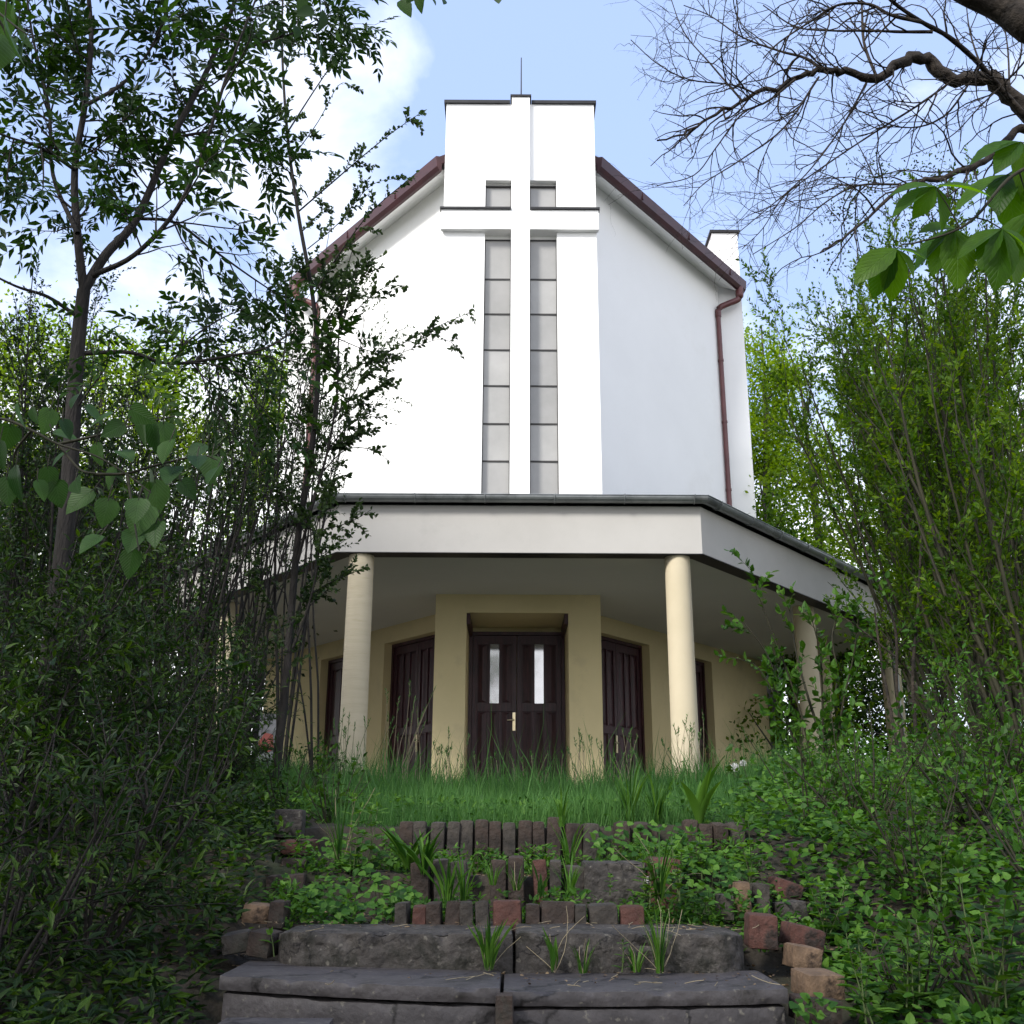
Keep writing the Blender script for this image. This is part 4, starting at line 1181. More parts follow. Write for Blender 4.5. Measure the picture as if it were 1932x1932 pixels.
for i, (px, Yd, h, nst, lab) in enumerate([(548, 8.5, 5.1, 6, 'high thin stemmed shrub veiling the left downpipe with fine leaves'), (490, 8.9, 4.7, 6, 'high thin stemmed shrub just left of the young tree'), (610, 8.2, 4.4, 3, 'slender shrub rising past the corner of the canopy on the left')]):
    shrub('thicket_shrub', lab, 'shrub', (px - 966) / F * Yd, Yd, h, .10, nst, 450 + i, dict(dleaf, len=.040), LM['round'], M['bark_dark'], 'tiny', r0=.015, lvl=[dict(den=4.2, len=h * .17, r=.005, ang=(.35, .8), seg=4, wig=.10, up=.2, t0=.52, sides=3, leaf=False), dict(den=10, len=h * .06, r=.002, ang=(.4, 1.0), seg=3, wig=.12, up=.1, t0=.05, sides=3, leaf=True)], bend=.08, group='thin stemmed shrubs left of the church')
# --- dark shrubs filling the lower left
tot = 0
fleaf = dict(per_m=46, len=.055, wr=.30, droop=-.15, tilt=.6, start=.05)
def fl_(h): return [dict(den=6.0, len=h * .34, r=.004, ang=(.5, 1.1), seg=4, wig=.10, up=.05, t0=.05, sides=3, leaf=True),
                    dict(den=7.5, len=h * .16, r=.002, ang=(.5, 1.1), seg=3, wig=.12, up=-.05, t0=.05, sides=3, leaf=True)]
LB = [
 (60, 3.3, 1.15, .75, 15, 'dark narrow leaved bush in the lowest left corner'),
 (230, 3.7, 1.0, .70, 15, 'dark narrow leaved bush left of the lowest slab'),
 (360, 4.6, .85, .6, 13, 'dark narrow leaved bush beside the bricks of the left flank'),
 (40, 4.6, 1.6, .6, 16, 'dark narrow leaved bush around the foot of the ash'),
 (250, 5.2, 1.05, .6, 16, 'dark narrow leaved bush in the middle of the left bank'),
 (400, 6.2, 1.25, .5, 14, 'dark narrow leaved bush left of the lawn edge'),
 (130, 6.4, 1.7, .5, 16, 'tall narrow leaved bush behind the ash foot'),
 (330, 7.2, 1.25, .5, 16, 'tall narrow leaved bush below the canopy end on the left'),
 (440, 7.6, 1.25, .5, 13, 'narrow leaved bush at the left end of the lawn, below the notice board'),
]
for i, (px, Yd, h, sp, ns, lab) in enumerate(LB):
    x = (px - 966) / F * Yd
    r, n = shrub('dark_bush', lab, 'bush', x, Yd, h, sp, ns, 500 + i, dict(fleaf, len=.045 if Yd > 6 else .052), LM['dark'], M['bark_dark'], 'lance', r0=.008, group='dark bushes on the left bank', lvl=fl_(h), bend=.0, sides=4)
    tot += n
print('leftbush', tot)
# --- lighter shrubs on the lower right
tot = 0
RB = [
 (1500, 5.6, .62, .8, 13, 'ovate', .040, 'low leafy bush right of the top brick row'),
 (1610, 5.0, .70, .8, 14, 'ovate', .038, 'bright leafy bush above the right flank bricks'),
 (1690, 4.2, .62, .8, 14, 'ovate', .038, 'low leafy bush right of the slanted reddish brick'),
 (1800, 4.9, .60, .7, 15, 'ovate', .042, 'waist high leafy bush in the middle of the right bank'),
 (1910, 4.2, .70, .7, 15, 'ovate', .042, 'leafy bush at the right edge above the corner herbs'),
 (1600, 6.6, .38, .7, 14, 'lance', .055, 'leafy bush under the porch corner column'),
 (1740, 6.4, .50, .6, 15, 'lance', .050, 'leafy bush at the foot of the brown poles'),
 (1880, 6.0, .95, .6, 15, 'lance', .050, 'tall leafy bush before the right thicket'),
 (1480, 7.4, .34, .7, 12, 'ovate', .045, 'low leafy bush right of the lawn under the small tree'),
 (1660, 3.4, .30, .9, 10, 'ovate', .036, 'small leafy bush behind the sand coloured brick'),
 (1790, 3.4, .42, .9, 12, 'ovate', .036, 'low leafy bush near the bottom of the right bank'),
]
for i, (px, Yd, h, sp, ns, kd, ll, lab) in enumerate(RB):
    x = (px - 966) / F * Yd
    r, n = shrub('leafy_bush', lab, 'bush', x, Yd, h, sp, ns, 600 + i, dict(per_m=44, len=ll, wr=.62 if kd == 'ovate' else .32, droop=-.1, tilt=.6, start=.05), LM['weed'] if i % 3 == 1 else LM['broad'], M['stem'], kd, r0=.007, group='leafy bushes on the right bank', lvl=fl_(h), bend=.0, sides=4)
    tot += n
print('rightbush', tot)
# lawn edge greenery left and behind the steps
for i, (px, Yd, h, lab) in enumerate([(560, 6.4, .55, 'leafy clump at the left end of the lawn above the squared stone'), (640, 5.5, .42, 'leafy clump on the left of the top brick row'), (600, 8.6, .55, 'low clump below the young tree')]):
    shrub('leafy_clump', lab, 'plant', (px - 966) / F * Yd, Yd, h, .8, 13, 650 + i, dict(per_m=46, len=.042, wr=.5, droop=-.1, tilt=.6, start=.05), LM['broad'], M['stem'], 'ovate', r0=.005, lvl=fl_(h), bend=0, sides=4)
# --- small broad leaved tree in front of the second right column
def small_tree():
    rng = np.random.default_rng(103); Yd = 8.8
    b = P(1566, 1610, Yd); b[2] = gz(b[0], Yd)
    root = empty('broad_leaved_shrub', b, 'upright broad leaved shrub in front of the second column from the right', 'shrub')
    WD, LV = Wood(), Leaves(rng, 'ovate')
    st = [[(1566, 1575), (1540, 1480), (1520, 1380), (1490, 1280), (1455, 1190), (1430, 1120), (1415, 1070)],
          [(1570, 1575), (1556, 1460), (1552, 1340), (1548, 1240), (1530, 1160)], [(1562, 1575), (1536, 1470), (1500, 1400), (1470, 1330), (1430, 1260), (1385, 1240)],
          [(1570, 1575), (1575, 1450), (1590, 1330), (1610, 1240), (1620, 1160)], [(1545, 1500), (1510, 1420), (1480, 1340), (1450, 1240), (1400, 1170)],
          [(1556, 1480), (1560, 1380), (1580, 1280), (1570, 1200), (1590, 1140)], [(1552, 1400), (1520, 1300), (1500, 1220), (1490, 1150)]]
    leaf = dict(per_m=46, len=.078, wr=.6, droop=.05, tilt=.7, start=.1)
    for s in st:
        p = px_path(s, (Yd, Yd + rng.uniform(-.4, .4)))
        WD.tube(p, np.linspace(.014, .003, len(p)), 6)
        ramify(rng, WD, LV, p, np.linspace(.012, .003, len(p)), [dict(den=11, len=.32, r=.003, ang=(.4, 1.0), seg=3, wig=.12, up=.2, t0=.28, sides=3, leaf=True)], leaf)
    finish(root, b, WD, LV, M['stem'], LM['weed'], 'stems', 'foliage')
small_tree()
def poles():
    rng = np.random.default_rng(104); Yd = 7.6
    b = P(1712, 1590, Yd); b[2] = gz(b[0], Yd)
    root = empty('sapling_clump', b, 'clump of brown pole stems before the last right column', 'shrub')
    WD, LV = Wood(), Leaves(rng, 'ovate')
    for s, r in [([(1712, 1560), (1700, 1450), (1682, 1350), (1662, 1240), (1650, 1150)], .018), ([(1716, 1560), (1706, 1420), (1692, 1300), (1688, 1180), (1640, 1060), (1610, 960)], .016),
                 ([(1728, 1560), (1730, 1420), (1722, 1280), (1732, 1140), (1740, 980)], .018), ([(1722, 1500), (1745, 1400), (1790, 1300)], .008), ([(1690, 1240), (1640, 1200), (1600, 1170), (1570, 1160)], .008), ([(1690, 1210), (1740, 1240), (1800, 1270)], .008)]:
        p = px_path(s, (Yd, Yd + rng.uniform(-.3, .5)))
        WD.tube(p, np.linspace(r, r * .4, len(p)), 8)
        ramify(rng, WD, LV, p, np.linspace(r, r * .4, len(p)), [dict(den=5, len=.36, r=.004, ang=(.4, 1.0), seg=3, wig=.12, up=.1, t0=.5, sides=3, leaf=True)], dict(per_m=34, len=.06, wr=.6, droop=0, tilt=.7))
    finish(root, b, WD, LV, M['bark_brown'], LM['weed'], 'stems', 'foliage')
poles()

# --- bare old tree reaching in from the right
def bare():
    rng = np.random.default_rng(105); Yd = 6.6
    b = np.array([5.0, 7.4, gz(5.0, 7.4)])
    root = empty('bare_tree', b, 'old gnarled tree with bare thorny branches reaching in from the upper right', 'tree')
    WD, LV = Wood(), Leaves(rng, 'tiny')
    j = P(2030, 330, Yd + .4)
    tr = smooth_path([b, [4.7, 7.3, 2.0], [4.3, 7.1, 3.6], j], 5)
    WD.tube(tr, np.linspace(.16, .10, len(tr)), 14)
    tr = smooth_path([[4.7, 7.3, 2.0], P(2060, 120, Yd - .4), P(1960, 60, Yd - .6), P(1890, 12, Yd - .6), P(1800, -30, Yd - .6), P(1680, -120, Yd - .6)], 5)
    WD.tube(tr, np.concatenate([np.linspace(.12, .13, 8), np.linspace(.13, .07, len(tr) - 8)]), 14)
    limbs = [
     ([(2030, 330), (1960, 230), (1905, 180), (1860, 148), (1790, 150), (1748, 112), (1700, 118), (1655, 148), (1600, 138), (1556, 134), (1500, 150), (1430, 178), (1350, 216), (1290, 252), (1238, 264)], (7.0, 6.4), .078, .006, 1.0),
     ([(1990, 270), (1925, 240), (1880, 285), (1835, 318), (1770, 338), (1712, 348), (1650, 402), (1590, 450), (1545, 478)], (6.9, 6.2), .040, .006, .8),
     ([(1960, 250), (1890, 170), (1845, 118), (1790, 70), (1740, 42), (1690, 8), (1650, -30)], (6.8, 6.0), .026, .012, .9),
     ([(1740, 42), (1680, 28), (1640, 8), (1580, 10), (1530, 40), (1470, 80), (1440, 110)], (6.2, 6.2), .016, .005, 1.1),
     ([(1760, 60), (1700, 60), (1640, 58), (1570, 58), (1500, 50), (1440, 10)], (6.3, 6.5), .014, .005, 1.1),
     ([(1560, 138), (1520, 110), (1470, 96), (1400, 70), (1340, 30), (1290, 10)], (6.6, 6.8), .014, .004, 1.2),
     ([(1500, 150), (1450, 190), (1400, 215), (1350, 280), (1310, 330), (1240, 350)], (6.5, 6.3), .010, .003, 1.1),
     ([(1545, 145), (1480, 240), (1400, 300), (1330, 345), (1290, 388)], (6.5, 6.2), .009, .003, 1.1),
     ([(1640, 146), (1600, 220), (1560, 280), (1510, 340), (1440, 400), (1380, 450)], (6.7, 6.3), .010, .003, 1.1),
     ([(1800, 150), (1730, 200), (1650, 250), (1560, 310), (1480, 370), (1440, 430), (1400, 470)], (6.8, 6.4), .010, .003, 1.1),
     ([(1840, 140), (1780, 220), (1700, 240), (1600, 200), (1520, 180)], (6.8, 7.2), .010, .003, 1.1),
     ([(1700, 348), (1620, 350), (1560, 380), (1500, 430), (1420, 480)], (6.4, 6.1), .009, .003, 1.1),
     ([(1430, 178), (1380, 160), (1300, 150), (1240, 120), (1190, 75)], (6.4, 6.2), .008, .003, 1.1),
     ([(1400, 190), (1340, 120), (1290, 60), (1260, -20)], (6.4, 6.6), .008, .003, 1.1),
     ([(1860, 150), (1830, 60), (1820, -30)], (6.8, 7.2), .010, .004, 1.0), ([(1905, 180), (1900, 80), (1880, -20)], (6.9, 7.3), .010, .004, 1.0),
     ([(1655, 148), (1630, 80), (1625, 0), (1610, -60)], (6.7, 6.9), .014, .006, .9), ([(1960, 60), (1930, 120), (1850, 200), (1790, 260), (1700, 300)], (6.2, 6.6), .010, .003, 1.0),
    ]
    sp = [dict(den=10.0, len=.72, r=.0085, ang=(.5, 1.2), seg=8, wig=.19, up=-.15, t0=.08, sides=4, bias=-.05, leaf=False),
          dict(den=5.5, len=.30, r=.005, ang=(.5, 1.2), seg=5, wig=.22, up=-.1, t0=.1, sides=3, leaf=False),
          dict(den=16.0, len=.03, r=.0034, ang=(.9, 1.4), seg=1, wig=.05, up=0, t0=.1, sides=3, leaf=False, tip=.7)]
    for pts, Y, r, r1, k in limbs:
        p = px_path(pts, Y)
        if r > .03:
            p = p + rng.normal(0, .010, p.shape)
        rad = (r1 + (r - r1) * (1 - np.linspace(0, 1, len(p))) ** 1.35) * (1 + rng.normal(0, .06, len(p)))
        WD.tube(p, rad, 10 if r > .02 else 6)
        s0 = dict(sp[0], den=sp[0]['den'] * k, t0=.25 if r > .03 else .08)
        ramify(rng, WD, LV, p, rad, [s0] + sp[1:], None)
    WD.build('branches', M['bark_brown'], root, b)
    # a few tufts of fresh leaf between the twigs
    for i in range(46):
        c = P(rng.uniform(1560, 1800), rng.uniform(290, 520), rng.uniform(6.2, 7.2))
        LV.add(c + rng.normal(0, .06, (22, 3)), rng.normal(size=(22, 3)), rng.normal(size=(22, 3)), .030, .014)
    LV.build('sparse_leaves', LM['round'], root, b)
bare()

# --- near leaves hanging into the frame
def leaf_branch(label, cat, stems, leaves, Yd, kind, ln, wr, lm, seed, name='leafy_branch', smat='stem', r=.004, per=None):
    rng = np.random.default_rng(seed)
    b = px_path(stems[0][:2], Yd)[0]
    root = empty(name, b, label, cat)
    WD, LV = Wood(), Leaves(rng, kind)
    for s in stems:
        p = px_path(s, (Yd, Yd * rng.uniform(.97, 1.03)))
        WD.tube(p, np.linspace(r, r * .35, len(p)), 6)
    for q in leaves:
        x, y, ang, sc = q[:4]
        p0 = P(x, y, Yd * rng.uniform(.95, 1.05))
        a = math.radians(ang)          # 0 = pointing down, positive turns to the right
        a += rng.normal(0, .25)
        d = np.array([math.sin(a), rng.normal(0, .45), -math.cos(a)])
        nn = np.array([rng.normal(0, .9), -.8, .55 + rng.normal(0, .5)])
        l = ln * sc
        LV.add(p0, d, nn, l, l * wr * rng.uniform(.85, 1.1))
        # leaf stalk
        st = p0 - nrm(d) * l * .22 + np.array([0, .01, .02])
        WD.tube(np.array([st, p0, p0 + nrm(d) * l * .1]), np.array([.0016, .0013, .001]), 4)
    finish(root, b, WD, LV, M[smat], lm, 'twigs', 'leaves')
rb = np.random.default_rng(8)
LB2 = [(35, 760, 10, 1.1), (20, 800, -10, 1.2), (60, 768, 40, .8), (95, 770, 15, 1.2), (118, 790, 30, .9), (150, 742, -25, .9), (160, 765, 60, 1.0), (100, 815, 70, 1.1), (30, 878, 8, 1.5), (90, 880, -8, 1.1), (104, 905, 0, 1.2),
       (142, 905, 12, 1.0), (175, 925, -15, 1.4), (215, 780, -60, 1.1), (235, 800, -35, 1.0), (245, 770, 30, 1.2), (268, 775, 10, 1.4), (286, 790, 4, 1.5), (308, 795, 15, 1.3), (322, 830, 0, 1.1), (330, 880, 5, 1.2), (280, 880, 12, 1.1),
       (292, 905, 2, 1.5), (262, 940, -12, 1.1), (218, 880, -20, 1.0), (205, 940, -10, 1.2), (275, 950, -4, 1.5), (295, 985, 10, 1.3), (258, 1000, -8, 1.2), (250, 1035, -4, 1.2), (385, 838, -20, 1.1), (400, 860, 10, 1.2), (412, 880, 4, 1.1), (372, 860, 25, .9),
       (190, 1010, -20, 1.1), (70, 905, 30, .9), (340, 905, 12, 1.0), (228, 850, 30, 1.0), (0, 830, 20, 1.2), (12, 900, 10, 1.2), (130, 850, -40, 1.0), (182, 835, 20, 1.0)]
leaf_branch('branch of pale broad heart shaped leaves hanging before the ash trunk', 'branch',
            [[(-80, 800), (0, 790), (60, 812), (110, 838), (180, 860), (240, 895), (285, 930)], [(110, 838), (190, 820), (260, 800), (330, 785)], [(180, 895), (240, 893), (300, 876), (380, 860), (410, 868)], [(240, 895), (250, 960), (262, 1040)], [(110, 838), (150, 885), (180, 893)], [(60, 812), (30, 850), (25, 890)]],
            LB2, 2.3, 'heart', .060, .80, LM['near'], 11)
leaf_branch('large blurred leaves crowding the upper left corner', 'branch', [[(-90, -40), (-20, 10), (30, 50), (60, 70)], [(-20, 10), (10, 60), (20, 110)]],
            [(10, 30, 0, 1.5), (35, 40, 25, 1.1), (-10, 60, 0, 1.5), (20, 75, 5, 1.4), (48, 70, 10, 1.0), (-5, 0, 10, 1.3), (30, -10, -5, 1.2)], 1.5, 'heart', .055, .8, LM['near'], 12, r=.003)
leaf_branch('few dark leaves dangling into the sky above the tower', 'branch', [[(700, -120), (760, -60), (800, -30), (880, -50), (950, -40)], [(760, -60), (756, -10)], [(800, -30), (798, 0)], [(800, -30), (832, -2)], [(930, -44), (944, -20)]],
            [(757, 0, 2, 1.15), (792, -14, -8, 1.0), (806, -12, 12, .9), (832, -8, -4, .85), (944, -22, 0, 1.3), (820, -20, 20, .9), (960, -28, 35, .8), (778, -22, -20, .9)], 2.6, 'heart', .062, .72, LM['ash'], 13, r=.003)
leaf_branch('dark broad leaves hanging at the top left of the young tree', 'branch', [[(500, -100), (560, -50), (600, -20), (660, -10)], [(560, -50), (580, 0)], [(600, -20), (622, 20)]],
            [(575, -8, -10, 1.6), (612, 22, 0, 1.4), (592, 20, -30, 1.2), (635, 60, 20, .8), (655, -20, 20, .9), (560, 50, -20, 1.0), (600, 80, 10, 1.0)], 3.2, 'heart', .062, .72, LM['ash'], 14, r=.003)
# horse chestnut at the right
def chestnut():
    rng = np.random.default_rng(21); Yd = 2.0
    b = P(2010, 250, Yd)
    root = empty('leafy_branch', b, 'branch of big fingered green leaves at the right edge below the bare limb', 'branch')
    WD, LV = Wood(), Leaves(rng, 'obov')
    clusters = [((1802, 432), [(-62, 1.0), (-38, 1.0), (-8, 1.25), (22, .9), (-88, .75), (75, .7)]), ((1765, 352), [(-70, .9), (-95, .8), (-35, .7), (20, .8), (85, 1.0)]), ((1890, 432), [(-70, .9), (-12, 1.2), (18, 1.1), (-40, .9), (60, .8)]),
                ((1900, 330), [(-75, 1.1), (-30, 1.1), (0, 1.2), (40, 1.0), (95, .8)]), ((1925, 268), [(-80, 1.0), (-45, .9), (0, 1.0), (40, .9)]), ((1690, 470), [(-55, 1.0), (-5, .9), (-30, .9), (70, .6), (35, .6)]), ((1945, 400), [(-20, 1.4), (5, 1.3), (-50, 1.1)])]
    trunk = px_path([(2040, 220), (1960, 300), (1900, 340), (1840, 410), (1790, 440), (1720, 460)], Yd)
    WD.tube(trunk, np.linspace(.005, .002, len(trunk)), 6)
    for (x, y), fs in clusters:
        c = P(x, y, Yd * rng.uniform(.96, 1.05))
        k = trunk[np.argmin(np.linalg.norm(trunk - c, axis=1))]
        WD.tube(np.array([k, (k + c) / 2 + [0, 0, .006], c]), np.array([.002, .0016, .0014]), 5)
        for ang, sc in fs:
            a = math.radians(ang)
            d = np.array([math.sin(a), rng.normal(0, .25), -math.cos(a)])
            nn = np.array([rng.normal(0, .35), -.75, .7])
            l = .120 * sc
            LV.add(c, d, nn, l, l * .52)
    finish(root, b, WD, LV, M['stem'], LM['chestnut'], 'twigs', 'leaves')
chestnut()
# ------------------------------------------------------------------ background trees
def bgtree(label, px, Yd, top, wid, seed, base=None, lm='bright', n=6500, group='trees standing behind the church'):
    """full tree: trunk with limbs, crown of leaf clumps; px/top are measured photo positions"""
    x = (px - 966) / F * Yd; zt = P(px, top, Yd)[2]
    rng = np.random.default_rng(seed)
    b = np.array([x, Yd, gz(x, Yd)]); H = zt - b[2]
    root = empty('leafy_tree', b, label, 'tree', group)
    WD, LV = Wood(), Leaves(rng, 'tiny')
    tr = wander(rng, b, [0, 0, 1], H * .85, 8, .03, .1)
    WD.tube(tr, np.linspace(.035 * H * .5, .02, 9), 8)
    R = wid / 2
    for i in range(22):
        t = rng.uniform(.03 if lm != 'bright' else .25, .95); k = min(int(t * 8), 7); p = tr[k] + (tr[k + 1] - tr[k]) * (t * 8 - k)
        a = rng.uniform(0, 6.28); L = R * (1.05 - .6 * t) * rng.uniform(.8, 1.2)
        d = np.array([math.cos(a), math.sin(a), .55]); d /= np.linalg.norm(d)
        bp = wander(rng, p, d, L, 6, .10, .2); WD.tube(bp, np.linspace(.035, .008, 7), 5)
        for j in range(1, 7):
            for _ in range(3):
                c = bp[j] + rng.normal(0, R * .13, 3)
                m = max(3, int(n / (22 * 18) * rng.uniform(.4, 1.7)))
                q = c + rng.normal(0, 1, (m, 3)) * np.array([R * .11, R * .11, R * .085]) * rng.uniform(.7, 1.4)
                LV.add(q, rng.normal(size=(m, 3)) + [0, 0, -.3], np.array([0, 0, 1.0]) + rng.normal(0, .7, (m, 3)), .12, .075, np.clip(rng.normal(.5, .28) + rng.normal(0, .12, m), 0, 1))
    finish(root, b, WD, LV, M['bark_grey'], LM[lm])
BG = [
 ('pale green tree far left, its round top under the ash fork', 130, 25, 505, 6.0, 701, 'bright', 12000),
 ('pale green tree right of the ash trunk, behind the left thicket', 285, 27, 460, 5.5, 702, 'bright', 12000),
 ('green tree at the left edge behind the thicket', -30, 22, 520, 6, 703, 'bright', 11000),
 ('green tree between the pale tree and the left downpipe', 430, 30, 560, 5.5, 704, 'bright', 11000),
 ('yellow green tree just right of the chimney wall', 1450, 30, 500, 4.6, 705, 'bright', 14000),
 ('yellow green tree behind the right thicket, second from the chimney', 1570, 28, 530, 5.5, 706, 'bright', 14000),
 ('yellow green tree behind the middle of the right thicket', 1720, 26, 520, 6, 707, 'bright', 14000),
 ('yellow green tree at the right edge behind the thicket', 1890, 25, 520, 6.0, 708, 'bright', 12000),
 ('dark green tree filling the gap below the chimney wall', 1500, 24, 820, 4, 709, 'willow', 9000),
 ('dark green tree seen low between the right porch columns', 1610, 30, 1150, 6, 710, 'dark', 9000),
 ('dark green tree low behind the far left end of the porch', 455, 27, 1120, 6, 714, 'dark', 11000),
 ('dark green tree low behind the last right porch column', 1730, 26, 1080, 6, 715, 'dark', 11000),
 ('dark green tree low behind the left thicket', 240, 20, 900, 6, 711, 'dark', 10000),
 ('dark green tree low at the left edge', 20, 18, 860, 6, 712, 'dark', 10000),
 ('dark green tree low at the right edge behind the thicket', 1860, 20, 900, 6, 713, 'willow', 10000),
]
for lab, px, Yd, top, wd, sd_, lm, n in BG: bgtree(lab, px, Yd, top, wd, sd_, lm=lm, n=n)
# unseen tall trees, added and placed to shade the steps and canopy fascia
def overhead(x, y, H, R, seed, label):
    rng = np.random.default_rng(seed)
    b = np.array([x, y, gz(x, y)])
    root = empty('shade_tree', b, label, 'tree', 'unseen tall trees added for shade')
    WD, LV = Wood(), Leaves(rng, 'tiny')
    tr = wander(rng, b, [0, 0, 1], H * .9, 8, .03, .1); WD.tube(tr, np.linspace(.2, .05, 9), 10)
    for i in range(26):
        t = rng.uniform(.35, .98); k = min(int(t * 8), 7); p = tr[k]
        a = rng.uniform(0, 6.28); L = R * rng.uniform(.6, 1.1); d = np.array([math.cos(a), math.sin(a), .3])
        bp = wander(rng, p, d / np.linalg.norm(d), L, 6, .1, .15); WD.tube(bp, np.linspace(.05, .01, 7), 5)
        for j in range(2, 7):
            q = bp[j] + rng.normal(0, 1, (85, 3)) * np.array([.75, .75, .5])
            LV.add(q, rng.normal(size=(85, 3)), np.array([0, 0, 1.0]) + rng.normal(0, .6, (85, 3)), .22, .15)
    finish(root, b, WD, LV, M['bark_dark'], LM['ash'])
overhead(-9.0, 3.2, 14.0, 4.6, 801, 'tall leafy tree out of view left of the steps, added for shade')
overhead(-4.5, -5.0, 11.5, 4.5, 802, 'tall leafy tree out of view behind the viewer, added for shade')
overhead(-12.5, 7.0, 13.5, 4.6, 803, 'tall leafy tree out of view left of the church, added for shade')

# ------------------------------------------------------------------ grass
def grass():
    rng = np.random.default_rng(31)
    LV = Leaves(rng, 'blade')
    def scatter(n, x0, x1, y0, y1, h0, h1, w, mask=None, lean=.22, tint=None):
        x = rng.uniform(x0, x1, n); y = y0 + (y1 - y0) * rng.random(n)
        if mask is not None:
            k = mask(x, y); x, y = x[k], y[k]
        m = len(x)
        patch = .5 + .5 * np.sin(x * 1.9 + np.sin(y * 1.3) * 2) * np.cos(y * 1.1 + x * .7)
        z = ground(x, y) - .01
        h = rng.uniform(h0, h1, m) * (.55 + .45 * patch + .45 * mound(x, y) ** 2) * rng.choice([1, 1, 1, 1.5], m)
        d = np.stack([rng.normal(0, lean, m), rng.normal(0, lean, m), np.ones(m)], 1)
        nn = rng.normal(size=(m, 3)); nn[:, 2] = .2
        LV.add(np.stack([x, y, z], 1), d, nn, h, np.clip(h * .02, .0025, .006) * w, np.clip(.25 + .45 * patch + rng.normal(0, .2, m), 0, 1))
    def mound(x, y): return .5 + .5 * np.sin(x * 6.1 + 2 * np.sin(y * 2.7)) * np.sin(y * 4.3 + x * 1.9)
    lawn = lambda x, y: (np.abs(x - .05) < .6 + (y - 4.6) * .42) & ~((y > 13.9) & (np.abs(x) < 2.2 + (y - 14) * 1.2))
    scatter(60000, -1.9, 2.2, 5.14, 7.4, .07, .15, .8, lawn)
    scatter(70000, -3.4, 3.9, 7.4, 11.0, .10, .19, 1.0, lawn)
    scatter(60000, -5, 5.4, 11.0, 16.5, .12, .22, 1.2, lawn)
    scatter(9000, -5, 6, 8, 16, .15, .3, 1.2, None)
    scatter(2500, -3.0, 4.2, 6.5, 13, .3, .5, 1.1, lawn, lean=.3)
    L2 = Leaves(rng, 'ovate'); n = 26000
    y = rng.uniform(5.2, 15, n); x = .05 + rng.uniform(-1, 1, n) * (.7 + (y - 4.6) * .42)
    cl = np.sin(x * 2.3 + y * .8) * np.sin(y * 1.9 - x) + 1.1 * np.abs(x - .05) / (.7 + (y - 4.6) * .42) - .55 + rng.normal(0, .25, n)
    k = cl > 0; x, y = x[k], y[k]; m = len(x)
    d = rng.normal(size=(m, 3)); d[:, 2] = np.abs(d[:, 2]) * .7
    L2.add(np.stack([x, y, ground(x, y) + rng.random(m) * .13], 1), d, np.array([0, -.3, 1.0]) + rng.normal(0, .4, (m, 3)), rng.uniform(.02, .05, m), rng.uniform(.01, .03, m))
    o = L2.build('lawn_weeds', LM['weed'], None, (0, 0, 0)); tag(o, 'leafy weeds mixed through both sides of the uncut lawn', 'weeds', kind='stuff')
    o = LV.build('grass', LM['grass'], None, (0, 0, 0)); tag(o, 'uncut lawn of fine green grass between the brick edging and the porch', 'grass', kind='stuff')
grass()
def undergrowth():
    rng = np.random.default_rng(32)
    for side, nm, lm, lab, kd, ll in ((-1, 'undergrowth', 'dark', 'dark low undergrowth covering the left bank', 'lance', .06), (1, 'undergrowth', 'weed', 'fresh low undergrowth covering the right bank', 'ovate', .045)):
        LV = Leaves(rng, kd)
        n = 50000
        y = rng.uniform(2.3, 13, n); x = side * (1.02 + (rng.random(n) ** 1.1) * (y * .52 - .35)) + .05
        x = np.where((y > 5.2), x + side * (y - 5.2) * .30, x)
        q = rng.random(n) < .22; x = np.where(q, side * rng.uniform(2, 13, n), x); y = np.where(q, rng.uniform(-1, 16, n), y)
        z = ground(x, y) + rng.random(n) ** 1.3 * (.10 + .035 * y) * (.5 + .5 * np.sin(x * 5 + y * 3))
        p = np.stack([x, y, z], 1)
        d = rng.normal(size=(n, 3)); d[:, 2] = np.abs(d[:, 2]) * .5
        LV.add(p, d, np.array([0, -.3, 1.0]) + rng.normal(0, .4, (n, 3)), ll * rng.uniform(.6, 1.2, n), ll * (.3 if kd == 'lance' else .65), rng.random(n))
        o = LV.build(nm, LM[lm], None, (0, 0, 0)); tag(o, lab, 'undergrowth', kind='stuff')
undergrowth()

def step_weeds():
    rng = np.random.default_rng(33); LV = Leaves(rng, 'ovate')
    for y0, y1, n in ((3.97, 4.42, 7000), (4.50, 5.01, 8000)):
        y = rng.uniform(y0, y1, n); x = .05 + rng.uniform(-1, 1, n) * 1.0
        cl = np.sin(x * 9 + y0 * 7) * np.sin(x * 21 + y * 9) + .35 * rng.random(n) + .5 * (x > .45)
        k = cl > .1; x, y, cl = x[k], y[k], cl[k]; m = len(x)
        z = ground(x, y) + rng.random(m) ** 1.5 * .10 * np.clip(cl + .3, .3, 1.2)
        d = rng.normal(size=(m, 3)); d[:, 2] = np.abs(d[:, 2]) * .6; d[:, 1] -= .4
        LV.add(np.stack([x, y, z], 1), d, np.array([0, -.4, 1.0]) + rng.normal(0, .4, (m, 3)), rng.uniform(.014, .042, m), rng.uniform(.007, .022, m))
    o = LV.build('ground_cover', LM['weed'], None, (0, 0, 0)); tag(o, 'tiny weeds sprouting from the soil between the brick rows', 'weeds', kind='stuff')
step_weeds()
